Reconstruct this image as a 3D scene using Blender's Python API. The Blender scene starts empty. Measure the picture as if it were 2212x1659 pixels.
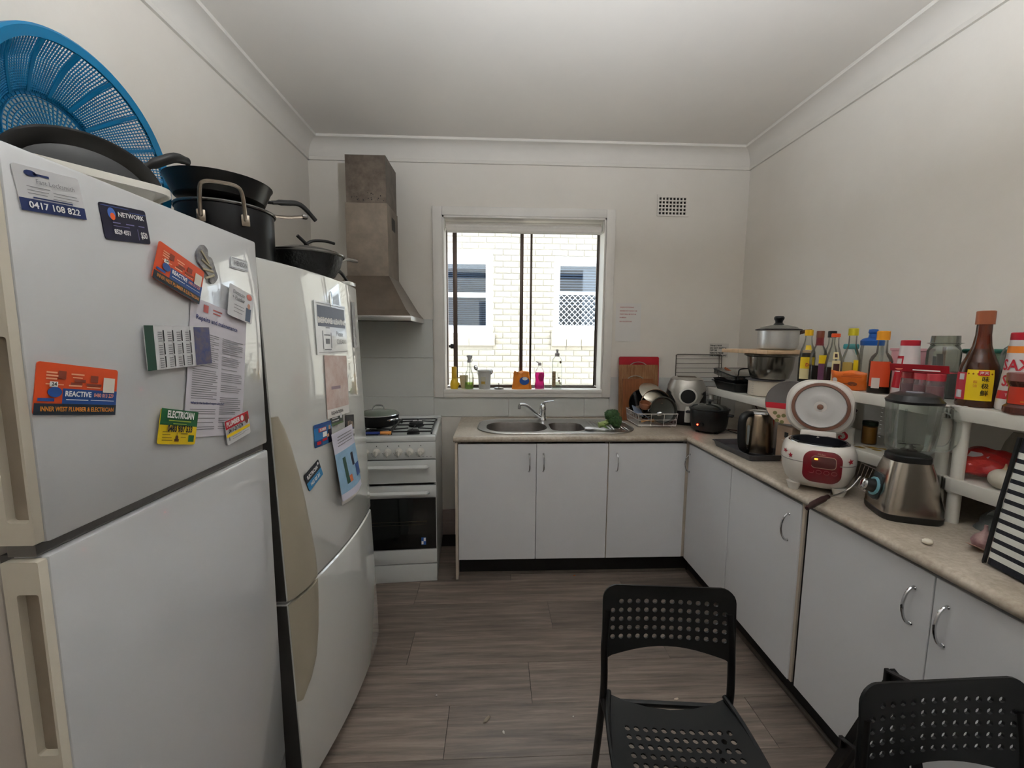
import bpy, bmesh, math, random
from mathutils import Vector, Matrix
from mathutils.geometry import delaunay_2d_cdt
random.seed(7)
SC = bpy.context.scene
COL = SC.collection
PI = math.pi

# ------------------------------------------------------------------ camera, world, light, exposure
def set_camera():
    f, h, yaw, pit, rol = 890.43, 1.477, .0414, .1096, .0068
    fw = Vector((math.sin(yaw)*math.cos(pit), math.cos(yaw)*math.cos(pit), -math.sin(pit)))
    r = Vector((math.cos(yaw), -math.sin(yaw), 0)); u = r.cross(fw)
    r2 = math.cos(rol)*r+math.sin(rol)*u; u2 = -math.sin(rol)*r+math.cos(rol)*u
    cd = bpy.data.cameras.new('camera'); co = bpy.data.objects.new('camera', cd); COL.objects.link(co)
    cd.sensor_fit = 'HORIZONTAL'; cd.sensor_width = 36; cd.lens = f/2212*36; cd.clip_start = .02
    co.matrix_world = Matrix(((r2.x, u2.x, -fw.x, 0), (r2.y, u2.y, -fw.y, 0), (r2.z, u2.z, -fw.z, h), (0, 0, 0, 1)))
    SC.camera = co
set_camera()

w = bpy.data.worlds.new('overcast_sky'); SC.world = w; w.use_nodes = True
bg = w.node_tree.nodes['Background']; bg.inputs[0].default_value = (.86, .93, 1.0, 1); bg.inputs[1].default_value = 2.2
SC.view_settings.view_transform = 'Standard'; SC.view_settings.look = 'None'
SC.view_settings.exposure = 1.45; SC.view_settings.gamma = 1; SC.view_settings.use_curve_mapping = False
SC.cycles.use_denoising = True
SC.cycles.max_bounces = 10; SC.cycles.diffuse_bounces = 6; SC.cycles.transparent_max_bounces = 24
SC.cycles.caustics_reflective = False; SC.cycles.caustics_refractive = False; SC.cycles.sample_clamp_indirect = 8

sl_ = bpy.data.lights.new('sun', 'SUN'); sl_.energy = 2.5; sl_.angle = .01; sl_.color = (1.0, .95, .88)
sun = bpy.data.objects.new('sun', sl_); COL.objects.link(sun)          # high sun shining down the passage between the two houses
sun.rotation_euler = Vector((-.42, .03, -.9)).to_track_quat('-Z', 'Y').to_euler()
def portal(name, loc, rot, sx, sy):       # daylight portals: guide the sky light through the room's openings
    l = bpy.data.lights.new(name, 'AREA'); l.shape = 'RECTANGLE'; l.size = sx; l.size_y = sy; l.cycles.is_portal = True
    o = bpy.data.objects.new(name, l); COL.objects.link(o); o.location = loc; o.rotation_euler = rot
    return o
portal('window_daylight', (.207, 3.19, 1.7), (-PI/2, 0, 0), 1.16, 1.22)

# ------------------------------------------------------------------ materials
def lin(c): return tuple(((v/255)/12.92 if v/255 <= .04045 else (((v/255)+.055)/1.055)**2.4) for v in c)
MATS = {}
def mat(name, col, rough=.5, metal=0., trans=0., ior=1.45, spec=.5, coat=0., noise=None, bump=None, emit=0., col2=None, stretch=None, aniso=0.):
    """col in sRGB 0-255; noise=(scale, amount) modulates towards col2; bump=(scale, strength)"""
    if name in MATS: return MATS[name]
    m = bpy.data.materials.new(name); m.use_nodes = True; nt = m.node_tree; b = nt.nodes['Principled BSDF']
    c = lin(col); b.inputs['Base Color'].default_value = (*c, 1)
    b.inputs['Roughness'].default_value = rough; b.inputs['Metallic'].default_value = metal
    b.inputs['Transmission Weight'].default_value = trans; b.inputs['IOR'].default_value = ior
    b.inputs['Specular IOR Level'].default_value = spec; b.inputs['Coat Weight'].default_value = coat
    b.inputs['Coat Roughness'].default_value = .08
    if emit: b.inputs['Emission Color'].default_value = (*c, 1); b.inputs['Emission Strength'].default_value = emit
    tc = None
    if noise or bump:
        tc = nt.nodes.new('ShaderNodeTexCoord'); mp = nt.nodes.new('ShaderNodeMapping')
        nt.links.new(tc.outputs['Object'], mp.inputs[0])
        if stretch: mp.inputs['Scale'].default_value = stretch
    if noise:
        n = nt.nodes.new('ShaderNodeTexNoise'); n.inputs['Scale'].default_value = noise[0]; n.inputs['Detail'].default_value = 6
        n.inputs['Roughness'].default_value = .65
        nt.links.new(mp.outputs[0], n.inputs['Vector'])
        r = nt.nodes.new('ShaderNodeValToRGB'); k = noise[1]
        c2 = lin(col2) if col2 else tuple(v*(1-k) for v in c)
        r.color_ramp.elements[0].position = .35; r.color_ramp.elements[0].color = (*c2, 1)
        r.color_ramp.elements[1].position = .65; r.color_ramp.elements[1].color = (*c, 1)
        nt.links.new(n.outputs['Fac'], r.inputs[0]); nt.links.new(r.outputs[0], b.inputs['Base Color'])
    if bump:
        n2 = nt.nodes.new('ShaderNodeTexNoise'); n2.inputs['Scale'].default_value = bump[0]; n2.inputs['Detail'].default_value = 4
        nt.links.new(mp.outputs[0], n2.inputs['Vector'])
        bp = nt.nodes.new('ShaderNodeBump'); bp.inputs['Strength'].default_value = bump[1]; bp.inputs['Distance'].default_value = .01
        nt.links.new(n2.outputs['Fac'], bp.inputs['Height']); nt.links.new(bp.outputs[0], b.inputs['Normal'])
    MATS[name] = m; return m

def thin_glass(name, tint=(251, 253, 252), gloss=.06, haze=0., rough=.03):
    """thin clear sheet: transparent body with a fresnel-weighted glossy skin, optional milky haze"""
    if name in MATS: return MATS[name]
    m = bpy.data.materials.new(name); m.use_nodes = True; nt = m.node_tree; nt.nodes.clear()
    out = nt.nodes.new('ShaderNodeOutputMaterial'); t = nt.nodes.new('ShaderNodeBsdfTransparent'); g = nt.nodes.new('ShaderNodeBsdfGlossy')
    t.inputs[0].default_value = (*lin(tint), 1); g.inputs['Roughness'].default_value = rough
    lw = nt.nodes.new('ShaderNodeFresnel'); lw.inputs[0].default_value = 1.45
    mx = nt.nodes.new('ShaderNodeMixShader'); mu = nt.nodes.new('ShaderNodeMath'); mu.operation = 'MULTIPLY'; mu.inputs[1].default_value = gloss*10
    mu.use_clamp = True
    nt.links.new(lw.outputs[0], mu.inputs[0]); nt.links.new(mu.outputs[0], mx.inputs[0]); nt.links.new(t.outputs[0], mx.inputs[1]); nt.links.new(g.outputs[0], mx.inputs[2])
    last = mx
    if haze:
        d = nt.nodes.new('ShaderNodeBsdfDiffuse'); d.inputs[0].default_value = (*lin(tint), 1)
        m2 = nt.nodes.new('ShaderNodeMixShader'); m2.inputs[0].default_value = haze
        nt.links.new(mx.outputs[0], m2.inputs[1]); nt.links.new(d.outputs[0], m2.inputs[2]); last = m2
    nt.links.new(last.outputs[0], out.inputs[0]); MATS[name] = m; return m

# ------------------------------------------------------------------ geometry helpers: every shape is (verts, faces)
def join(*ss):
    V, F = [], []
    for v, f in ss:
        b = len(V); V += [tuple(p) for p in v]; F += [tuple(i+b for i in q) for q in f]
    return V, F
def xf(s, M):
    return [tuple(M @ Vector(p)) for p in s[0]], s[1]
def mv(s, x=0, y=0, z=0): return [(p[0]+x, p[1]+y, p[2]+z) for p in s[0]], s[1]
def rotz(s, a): return xf(s, Matrix.Rotation(a, 4, 'Z'))
def rotx(s, a): return xf(s, Matrix.Rotation(a, 4, 'X'))
def roty(s, a): return xf(s, Matrix.Rotation(a, 4, 'Y'))
def box(x0, x1, y0, y1, z0, z1, bev=0., seg=2):
    v = [(x, y, z) for z in (z0, z1) for y in (y0, y1) for x in (x0, x1)]
    f = [(0, 2, 3, 1), (4, 5, 7, 6), (0, 1, 5, 4), (2, 6, 7, 3), (0, 4, 6, 2), (1, 3, 7, 5)]
    if not bev: return v, f
    bm = bmesh.new(); vs = [bm.verts.new(p) for p in v]
    for q in f: bm.faces.new([vs[i] for i in q])
    bmesh.ops.bevel(bm, geom=list(bm.edges), offset=min(bev, .49*min(x1-x0, y1-y0, z1-z0)), segments=seg, affect='EDGES', profile=.5)
    bm.verts.index_update(); r = [tuple(p.co) for p in bm.verts], [tuple(p.index for p in q.verts) for q in bm.faces]; bm.free(); return r
def lathe(prof, n=28, cap=True, a0=0., a1=2*PI, sx=1., sy=1.):
    """revolve [(r,z)...] round z; r=0 ends close to a point"""
    V, F = [], []; full = abs(a1-a0-2*PI) < 1e-6; m = n if full else n+1
    for r, z in prof:
        for i in range(m):
            a = a0+(a1-a0)*i/n; V.append((r*math.cos(a)*sx, r*math.sin(a)*sy, z))
    for k in range(len(prof)-1):
        for i in range(n):
            j = (i+1) % m if full else i+1
            F.append((k*m+i, k*m+j, (k+1)*m+j, (k+1)*m+i))
    if cap and full:
        if prof[0][0] > 1e-6: F.append(tuple(range(m-1, -1, -1)))
        if prof[-1][0] > 1e-6: F.append(tuple((len(prof)-1)*m+i for i in range(m)))
    return V, F
def cyl(r, z0, z1, n=24, bev=0.):
    if bev: return lathe([(0, z0), (r-bev, z0), (r, z0+bev), (r, z1-bev), (r-bev, z1), (0, z1)], n)
    return lathe([(r, z0), (r, z1)], n)
def frames(P, closed=False):
    n = len(P); T = []
    for i in range(n):
        a = P[(i-1) % n] if closed or i else P[0]; b = P[(i+1) % n] if closed or i < n-1 else P[-1]
        T.append((b-a).normalized())
    u = T[0].orthogonal().normalized(); R = []
    for i in range(n):
        u = (u-T[i]*u.dot(T[i])); u = u.normalized() if u.length > 1e-6 else T[i].orthogonal().normalized()
        R.append((u, T[i].cross(u)))
    return R
def tube(pts, r, n=8, closed=False, cap=True, flat=1.):
    P = [Vector(p) for p in pts]; R = frames(P, closed); V, F = [], []; m = len(P)
    for i in range(m):
        rr = r[i] if isinstance(r, (list, tuple)) else r
        for k in range(n):
            a = 2*PI*k/n; V.append(tuple(P[i]+R[i][0]*math.cos(a)*rr+R[i][1]*math.sin(a)*rr*flat))
    for i in range(m if closed else m-1):
        j = (i+1) % m
        for k in range(n):
            l = (k+1) % n; F.append((i*n+k, i*n+l, j*n+l, j*n+k))
    if cap and not closed:
        F.append(tuple(range(n-1, -1, -1))); F.append(tuple((m-1)*n+k for k in range(n)))
    return V, F
def ribbon(pts, wv, w, t):
    """flat strap along pts, width w along vector wv, thickness t"""
    P = [Vector(p) for p in pts]; wv = Vector(wv).normalized(); V, F = [], []
    for i, p in enumerate(P):
        a = P[max(i-1, 0)]; b = P[min(i+1, len(P)-1)]; tt = (b-a).normalized(); nn = tt.cross(wv).normalized()
        for s, q in ((-1, -1), (1, -1), (1, 1), (-1, 1)): V.append(tuple(p+wv*(w/2*s)+nn*(t/2*q)))
    for i in range(len(P)-1):
        for k in range(4): F.append((i*4+k, i*4+(k+1) % 4, i*4+4+(k+1) % 4, i*4+4+k))
    F.append((3, 2, 1, 0)); b = 4*(len(P)-1); F.append((b, b+1, b+2, b+3)); return V, F
def smooth_path(pts, n=6, closed=False):
    """Catmull-Rom through pts"""
    P = [Vector(p) for p in pts]; m = len(P); out = []
    for i in range(m if closed else m-1):
        g = lambda k: P[k % m] if closed else P[max(0, min(m-1, k))]
        a, b, c, d = g(i-1), g(i), g(i+1), g(i+2)
        for s in range(n):
            t = s/n
            out.append(.5*((2*b)+(c-a)*t+(2*a-5*b+4*c-d)*t*t+(3*b-a-3*c+d)*t**3))
    if not closed: out.append(P[-1])
    return out
def prism(poly, h0, h1):
    """2D polygon (x,y) extruded in z"""
    n = len(poly); V = [(x, y, h0) for x, y in poly]+[(x, y, h1) for x, y in poly]
    F = [tuple(range(n-1, -1, -1)), tuple(range(n, 2*n))]+[(i, (i+1) % n, n+(i+1) % n, n+i) for i in range(n)]
    return V, F
def rrect(x0, x1, y0, y1, r, seg=5):
    P = []
    for cx, cy, a in ((x1-r, y1-r, 0), (x0+r, y1-r, 90), (x0+r, y0+r, 180), (x1-r, y0+r, 270)):
        for i in range(seg+1):
            t = math.radians(a+90*i/seg); P.append((cx+r*math.cos(t), cy+r*math.sin(t)))
    return P
def loft(rings, cap0=True, cap1=True):
    n = len(rings[0]); V = [tuple(p) for r in rings for p in r]; F = []
    for k in range(len(rings)-1):
        for i in range(n): F.append((k*n+i, k*n+(i+1) % n, (k+1)*n+(i+1) % n, (k+1)*n+i))
    if cap0: F.append(tuple(range(n-1, -1, -1)))
    if cap1: F.append(tuple((len(rings)-1)*n+i for i in range(n)))
    return V, F
def lift(poly, z): return [(x, y, z) for x, y in poly]
def plate(outline, holes, t, fn=None, extra=()):
    """flat sheet with real holes, thickness t, optionally bent by fn(x,y)->(point, normal)"""
    V = [Vector(p) for p in outline]; E = [(i, (i+1) % len(outline)) for i in range(len(outline))]; own = [-1]*len(V)
    for k, h in enumerate(holes):
        b = len(V); V += [Vector(p) for p in h]; own += [k]*len(h); E += [(b+i, b+(i+1) % len(h)) for i in range(len(h))]
    for p in extra: V.append(Vector(p)); own.append(-2)
    r = delaunay_2d_cdt(V, E, [], 1, 1e-7); vo, fo, ov = r[0], r[2], r[3]
    cen = [(sum(p[0] for p in h)/len(h), sum(p[1] for p in h)/len(h)) for h in holes]
    def inside(p, poly):
        c = False; j = len(poly)-1
        for i in range(len(poly)):
            if (poly[i][1] > p[1]) != (poly[j][1] > p[1]) and p[0] < (poly[j][0]-poly[i][0])*(p[1]-poly[i][1])/(poly[j][1]-poly[i][1])+poly[i][0]: c = not c
            j = i
        return c
    hid = [own[o[0]] if o else -2 for o in ov]; keep = []
    for q in fo:
        hs = {hid[i] for i in q}
        if len(hs) == 1 and next(iter(hs)) >= 0: continue
        c = sum((vo[i] for i in q), Vector((0, 0)))/len(q)
        if not inside(c, outline): continue
        if extra and any(abs(c[0]-cc[0])+abs(c[1]-cc[1]) < .2 and inside(c, holes[k]) for k, cc in enumerate(cen)): continue
        keep.append(tuple(q))
    f = fn or (lambda x, y: (Vector((x, y, 0)), Vector((0, 0, 1)))); A, Bv = [], []
    for p in vo:
        P, N = f(p[0], p[1]); A.append(tuple(P+N*(t/2))); Bv.append(tuple(P-N*(t/2)))
    n = len(vo); cnt = {}
    for q in keep:
        for i in range(len(q)):
            e = (q[i], q[(i+1) % len(q)]); cnt[e] = cnt.get(e, 0)+1
    F = list(keep)+[tuple(i+n for i in reversed(q)) for q in keep]
    for a, b in cnt:
        if (b, a) not in cnt: F.append((b, a, a+n, b+n))
    return A+Bv, F
def circle(cx, cy, r, n=10, ry=None):
    return [(cx+r*math.cos(2*PI*i/n), cy+(ry or r)*math.sin(2*PI*i/n)) for i in range(n)]

# ------------------------------------------------------------------ objects
def mesh(name, s, m, smooth=40):
    me = bpy.data.meshes.new(name); me.from_pydata([tuple(p) for p in s[0]], [], [tuple(q) for q in s[1]]); me.validate()
    bm = bmesh.new(); bm.from_mesh(me); bmesh.ops.remove_doubles(bm, verts=bm.verts, dist=1e-6); bmesh.ops.recalc_face_normals(bm, faces=bm.faces); bm.to_mesh(me); bm.free()
    if m: me.materials.append(m)
    if smooth:
        me.polygons.foreach_set('use_smooth', [True]*len(me.polygons)); me.set_sharp_from_angle(angle=math.radians(smooth))
    bm = bmesh.new(); bm.from_mesh(me); lv = [v for v in bm.verts if not v.link_faces]
    if lv: bmesh.ops.delete(bm, geom=lv, context='VERTS'); bm.to_mesh(me)
    bm.free(); me.update(); return me
def obj(name, s, m, parent=None, smooth=40, label=None, loc=None, rz=None):
    me = s if isinstance(s, bpy.types.Mesh) else mesh(name, s, m, smooth)
    o = bpy.data.objects.new(name, me); COL.objects.link(o)
    if parent: o.parent = parent
    if label: o['label'] = label
    if loc: o.location = loc
    if rz is not None: o.rotation_euler = (0, 0, rz)
    return o
def tag(o, label, cat, group=None):
    o['label'] = label; o['category'] = cat
    if group: o['group'] = group
    return o
def thing(name, label, cat, loc=(0, 0, 0), rz=0., group=None, M=None):
    o = bpy.data.objects.new(name, None); COL.objects.link(o); o.empty_display_size = .05
    if M is not None: o.matrix_world = M
    else: o.location = loc; o.rotation_euler = (0, 0, rz)
    return tag(o, label, cat, group)
def struct(name, s=None, m=None, smooth=40, loc=None):
    if s is None:
        o = bpy.data.objects.new(name, None); COL.objects.link(o); o.empty_display_size = .05
    else: o = obj(name, s, m, None, smooth)
    if loc: o.location = loc
    o['kind'] = 'structure'; return o
def frame(loc, u, v):
    u = Vector(u).normalized(); v = Vector(v).normalized(); n = u.cross(v)
    return Matrix(((u.x, v.x, n.x, loc[0]), (u.y, v.y, n.y, loc[1]), (u.z, v.z, n.z, loc[2]), (0, 0, 0, 1)))
def facing(loc, d, tilt=0.):
    """matrix of a thing standing upright whose local -Y looks along d"""
    a = math.atan2(d[1], d[0])+PI/2
    return Matrix.Translation(loc) @ Matrix.Rotation(a, 4, 'Z') @ Matrix.Rotation(tilt, 4, 'X')
def text(s, h, bold=0., align='CENTER', sx=1., shear=0., space=1.):
    c = bpy.data.curves.new('lettering', 'FONT'); c.body = s; c.size = h/.72; c.align_x = align; c.align_y = 'CENTER'; c.offset = bold*h
    c.shear = shear; c.space_character = space; c.resolution_u = 2; c.space_line = .95
    o = bpy.data.objects.new('lettering', c); me = bpy.data.meshes.new_from_object(o)
    r = [(v.co.x*sx, v.co.y, 0.) for v in me.vertices], [tuple(p.vertices) for p in me.polygons]
    bpy.data.objects.remove(o); bpy.data.curves.remove(c); bpy.data.meshes.remove(me); return r
def wrap(s, r, z0=0., a0=-PI/2, sx=1., sy=1.):
    """bend flat print (x right, y up) round a cylinder of radius r about z, centred at angle a0"""
    return [(r*math.cos(a0+x/r)*sx, r*math.sin(a0+x/r)*sy, z0+y) for x, y, z in s[0]], s[1]
def grid_rect(x0, x1, y0, y1, nx=10):
    V = [(x0+(x1-x0)*i/nx, y, 0) for y in (y0, y1) for i in range(nx+1)]
    return V, [(i, i+1, nx+2+i, nx+1+i) for i in range(nx)]

# shared materials
PAINT = mat('wall_paint', (226, 221, 213), .75, noise=(1.3, .06), bump=(60, .05), col2=(220, 214, 205))
CEIL = mat('ceiling_paint', (228, 223, 216), .8, noise=(1.1, .05), bump=(40, .03))
TRIM = mat('cornice_paint', (222, 217, 209), .7, noise=(3, .05))
GLOSSW = mat('window_trim_paint', (230, 226, 220), .35, noise=(6, .06))
TILEW = mat('splash_tile', (206, 207, 203), .32, noise=(2, .05))
LAMDOOR = mat('white_laminate', (212, 212, 214), .38, noise=(2.5, .035), bump=(300, .02))
EDGE = mat('cream_edge', (196, 184, 168), .5, noise=(8, .1))
KICK = mat('black_kickboard', (14, 14, 15), .45)
STEEL = mat('brushed_steel', (186, 184, 180), .28, 1., noise=(30, .12), stretch=(1, 1, 12))
CHROME = mat('chrome', (205, 206, 208), .1, 1.)
DARKMETAL = mat('dark_chrome', (120, 118, 115), .25, 1.)
BLACKP = mat('black_plastic', (20, 20, 21), .38)
BLACKM = mat('black_nonstick', (17, 17, 18), .3, noise=(8, .3))
WHITEP = mat('white_plastic', (214, 211, 203), .4, noise=(5, .04))
WHITE = mat('white_print', (232, 231, 228), .5)
BLACK = mat('black_print', (22, 22, 24), .5)
GREYPR = mat('grey_print', (128, 128, 132), .6)
NAVY = mat('navy_print', (28, 44, 92), .4)
RED = mat('red_print', (190, 26, 44), .4)
YELLOW = mat('yellow_print', (232, 198, 28), .4)
ORANGE = mat('orange_print', (226, 92, 36), .4)
BLUEPR = mat('blue_print', (32, 84, 160), .4)
GREENPR = mat('green_print', (24, 104, 58), .4)
GLASS = thin_glass('clear_glass')
# ------------------------------------------------------------------ the room
XL, XR, YB, YN, ZC = -1.272, 1.805, 3.0, -1.7, 2.80
WX0, WX1, WZ0, WZ1 = -.371, .785, 1.105, 2.325          # window opening
def holed_wall(x0, x1, z0, z1, hx0, hx1, hz0, hz1, y0, y1):
    return join(box(x0, hx0, y0, y1, z0, z1), box(hx1, x1, y0, y1, z0, z1), box(hx0, hx1, y0, y1, z0, hz0), box(hx0, hx1, y0, y1, hz1, z1))
wall_back = struct('wall_back', holed_wall(XL-.15, XR+.15, -.05, 3.0, WX0, WX1, WZ0, WZ1, YB, YB+.2), PAINT, 0)
wall_left = struct('wall_left', box(XL-.15, XL, YN-.15, YB, -.05, 3.0), PAINT, 0)
wall_right = struct('wall_right', box(XR, XR+.15, YN-.15, YB, -.05, 3.0), PAINT, 0)
wall_near = struct('wall_near', box(XL, XR, YN-.15, YN, -.05, 3.0), PAINT, 0)
ceiling = struct('ceiling', box(XL-.15, XR+.15, YN-.15, YB+.2, ZC, ZC+.12), CEIL, 0)

# floor of vinyl planks laid across the room
floor = struct('floor', box(XL-.15, XR+.15, YN-.15, YB+.2, -.06, -.003), mat('floor_gap', (22, 19, 17), .8), 0)
def plank_mat():
    m = bpy.data.materials.new('plank_vinyl'); m.use_nodes = True; nt = m.node_tree; b = nt.nodes['Principled BSDF']
    N = nt.nodes.new; L = nt.links.new
    tc = N('ShaderNodeTexCoord'); oi = N('ShaderNodeObjectInfo'); mp = N('ShaderNodeMapping'); ad = N('ShaderNodeVectorMath'); ad.operation = 'ADD'
    sc = N('ShaderNodeVectorMath'); sc.operation = 'SCALE'; sc.inputs[0].default_value = (31, 17, 9); L(oi.outputs['Random'], sc.inputs['Scale'])
    L(tc.outputs['Object'], ad.inputs[0]); L(sc.outputs[0], ad.inputs[1]); L(ad.outputs[0], mp.inputs[0]); mp.inputs['Scale'].default_value = (.9, 16, 1)
    n1 = N('ShaderNodeTexNoise'); n1.inputs['Scale'].default_value = 2.6; n1.inputs['Detail'].default_value = 9; n1.inputs['Roughness'].default_value = .7; n1.inputs['Distortion'].default_value = .25
    L(mp.outputs[0], n1.inputs['Vector'])
    r = N('ShaderNodeValToRGB'); e = r.color_ramp.elements
    e[0].position = .26; e[0].color = (*lin((76, 68, 62)), 1); e[1].position = .76; e[1].color = (*lin((156, 142, 130)), 1)
    x = r.color_ramp.elements.new(.5); x.color = (*lin((120, 107, 97)), 1); L(n1.outputs['Fac'], r.inputs[0])
    n2 = N('ShaderNodeTexNoise'); n2.inputs['Scale'].default_value = 2.2; n2.inputs['Detail'].default_value = 3; L(ad.outputs[0], n2.inputs['Vector'])
    hs = N('ShaderNodeHueSaturation'); mr = N('ShaderNodeMapRange'); mr.inputs['To Min'].default_value = .62; mr.inputs['To Max'].default_value = 1.25
    mm = N('ShaderNodeMath'); mm.operation = 'ADD'; m2 = N('ShaderNodeMath'); m2.operation = 'MULTIPLY'; m2.inputs[1].default_value = .55
    L(oi.outputs['Random'], m2.inputs[0]); m3 = N('ShaderNodeMath'); m3.operation = 'MULTIPLY'; m3.inputs[1].default_value = .5; L(n2.outputs['Fac'], m3.inputs[0])
    L(m2.outputs[0], mm.inputs[0]); L(m3.outputs[0], mm.inputs[1]); L(mm.outputs[0], mr.inputs['Value']); L(mr.outputs[0], hs.inputs['Value'])
    L(r.outputs[0], hs.inputs['Color']); L(hs.outputs[0], b.inputs['Base Color'])
    b.inputs['Roughness'].default_value = .42
    bp = N('ShaderNodeBump'); bp.inputs['Strength'].default_value = .12; bp.inputs['Distance'].default_value = .004; L(n1.outputs['Fac'], bp.inputs['Height']); L(bp.outputs[0], b.inputs['Normal'])
    return m
PLANK = plank_mat(); PW = .2155; PL = 1.22
joints = {3: .30, 4: .82, 5: .155, 6: -.18, 7: .62, 2: -.45, 1: .1, 0: .7}
yrow = 2.17+3*PW; k = 0; pm = {}
while yrow > YN:
    j = joints.get(k, random.uniform(-.6, .9)); x = j
    while x > XL: x -= PL
    y0 = max(yrow-PW, YN); y1 = min(yrow, YB)
    if y1 > y0+.02:
        while x < XR:
            a, b = max(x, XL), min(x+PL, XR)
            if b-a > .03:
                key = (round(b-a, 3), round(y1-y0, 3))
                if key not in pm: pm[key] = mesh('plank', box(.0009, b-a-.0009, .0005, y1-y0-.0005, -.006, 0, .0006, 1), PLANK, 30)
                obj('plank', pm[key], None, floor, loc=(a, y0, 0))
            x += PL
    yrow -= PW; k += 1

# plaster cornice: a cove with a flat fillet under it
def cove(L):
    P = [(0, 2.672), (.014, 2.672), (.014, 2.692), (.010, 2.694)]
    for i in range(9):
        a = math.radians(90*i/8); P.append((.012+.085*(1-math.cos(a)), 2.697+.088*math.sin(a)))
    P += [(.10, 2.79), (.10, ZC), (0, ZC)]
    return P
def extr(P, a, b, fn): return loft([[fn(p, a) for p in P], [fn(p, b) for p in P]])
CP = cove(1)
struct('trim_1', extr(CP, XL, XR, lambda p, t: (t, YB-p[0], p[1])), TRIM, 30)
struct('trim_2', extr(CP, YN, YB, lambda p, t: (XL+p[0], t, p[1])), TRIM, 30)
struct('trim_3', extr(CP, YN, YB, lambda p, t: (XR-p[0], t, p[1])), TRIM, 30)

# splashback sheets on the back wall, each its own panel with open joints
def panel(x0, x1, z0, z1, name='splash_tile', p=wall_back, m=TILEW, t=.006):
    return obj(name, box(x0+.0008, x1-.0008, YB-t, YB+.001, z0+.0008, z1-.0008, .0015, 1), m, p, 30)
for a, b, z0, z1 in ((XL, -.445, 1.335, 1.61), (XL, -.445, 1.052, 1.335), (XL, -.445, .905, 1.052), (-.445, .10, .905, 1.05), (.10, .66, .905, 1.05), (.66, 1.22, .905, 1.20), (1.22, XR, .905, 1.20)):
    if a == .66:
        panel(.66, .845, .905, 1.05); panel(.845, 1.22, .905, 1.20)
    else: panel(a, b, z0, z1)
PINKT = mat('skirting_tile', (168, 152, 144), .35, noise=(4, .1))
x = XL
while x < -.25:
    panel(x, min(x+.108, -.25), 0.0, .1, 'skirting_tile', m=PINKT, t=.009); panel(x, min(x+.108, -.25), .1, .2, 'skirting_tile', m=PINKT, t=.009); x += .108

# ------------------------------------------------------------------ kitchen window
win = struct('window_1')
def rframe(x0, x1, z0, z1, wd, y0, y1, bev=.003, wb=None):
    wb = wb or wd
    return join(box(x0, x0+wd, y0, y1, z0, z1, bev), box(x1-wd, x1, y0, y1, z0, z1, bev), box(x0+wd, x1-wd, y0, y1, z1-wd, z1, bev), box(x0+wd, x1-wd, y0, y1, z0, z0+wb, bev))
obj('architrave', join(box(-.437, WX0, 2.978, 3.0, 1.05, 2.385, .004), box(WX1, .848, 2.978, 3.0, 1.05, 2.385, .004), box(WX0, WX1, 2.978, 3.0, WZ1, 2.385, .004), box(WX0, WX1, 2.978, 3.0, 1.05, WZ0-.008, .004)), GLOSSW, win)
obj('reveal_lining', join(box(WX0, WX0+.012, 2.985, 3.2, WZ0, WZ1), box(WX1-.012, WX1, 2.985, 3.2, WZ0, WZ1), box(WX0, WX1, 2.985, 3.2, WZ1-.012, WZ1)), GLOSSW, win, 0)
obj('head_rail', box(WX0+.012, WX1-.012, 3.10, 3.17, 2.288, WZ1-.012, .002), GLOSSW, win)
obj('window_sill', box(WX0+.001, WX1-.001, 2.972, 3.198, WZ0-.022, WZ0+.002, .0015), GLOSSW, win)
BROWN = mat('bronze_aluminium', (84, 72, 66), .35, .6)
obj('outer_frame', join(box(WX0+.012, WX1-.012, 3.10, 3.17, WZ0, WZ0+.008, .002), box(WX0+.012, WX0+.019, 3.12, 3.17, WZ0+.02, 2.288), box(WX1-.018, WX1-.012, 3.12, 3.17, WZ0+.02, 2.288)), BROWN, win)
sl = obj('sliding_sash', join(box(-.311, -.281, 3.108, 3.13, 1.114, 2.287, .002), box(.183, .208, 3.108, 3.13, 1.114, 2.287, .002), box(-.281, .183, 3.108, 3.13, 1.114, 1.128, .002), box(-.281, .183, 3.108, 3.13, 2.264, 2.287, .002)), BROWN, win)
obj('pane', box(-.283, .186, 3.117, 3.121, 1.126, 2.266), GLASS, sl, 0)
obj('latch', join(box(-.333, -.311, 3.10, 3.125, 1.40, 1.435, .003), box(-.345, -.333, 3.105, 3.118, 1.408, 1.427, .002)), BLACKP, sl)
fx = obj('fixed_sash', join(box(.260, .276, 3.140, 3.16, 1.114, 2.287, .002), box(.760, .766, 3.140, 3.16, 1.114, 2.287, .002), box(.276, .760, 3.140, 3.16, 1.114, 1.122, .002), box(.276, .752, 3.140, 3.16, 2.266, 2.287, .002)), BROWN, win)
obj('pane', box(.274, .762, 3.148, 3.152, 1.12, 2.268), GLASS, fx, 0)

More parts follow.
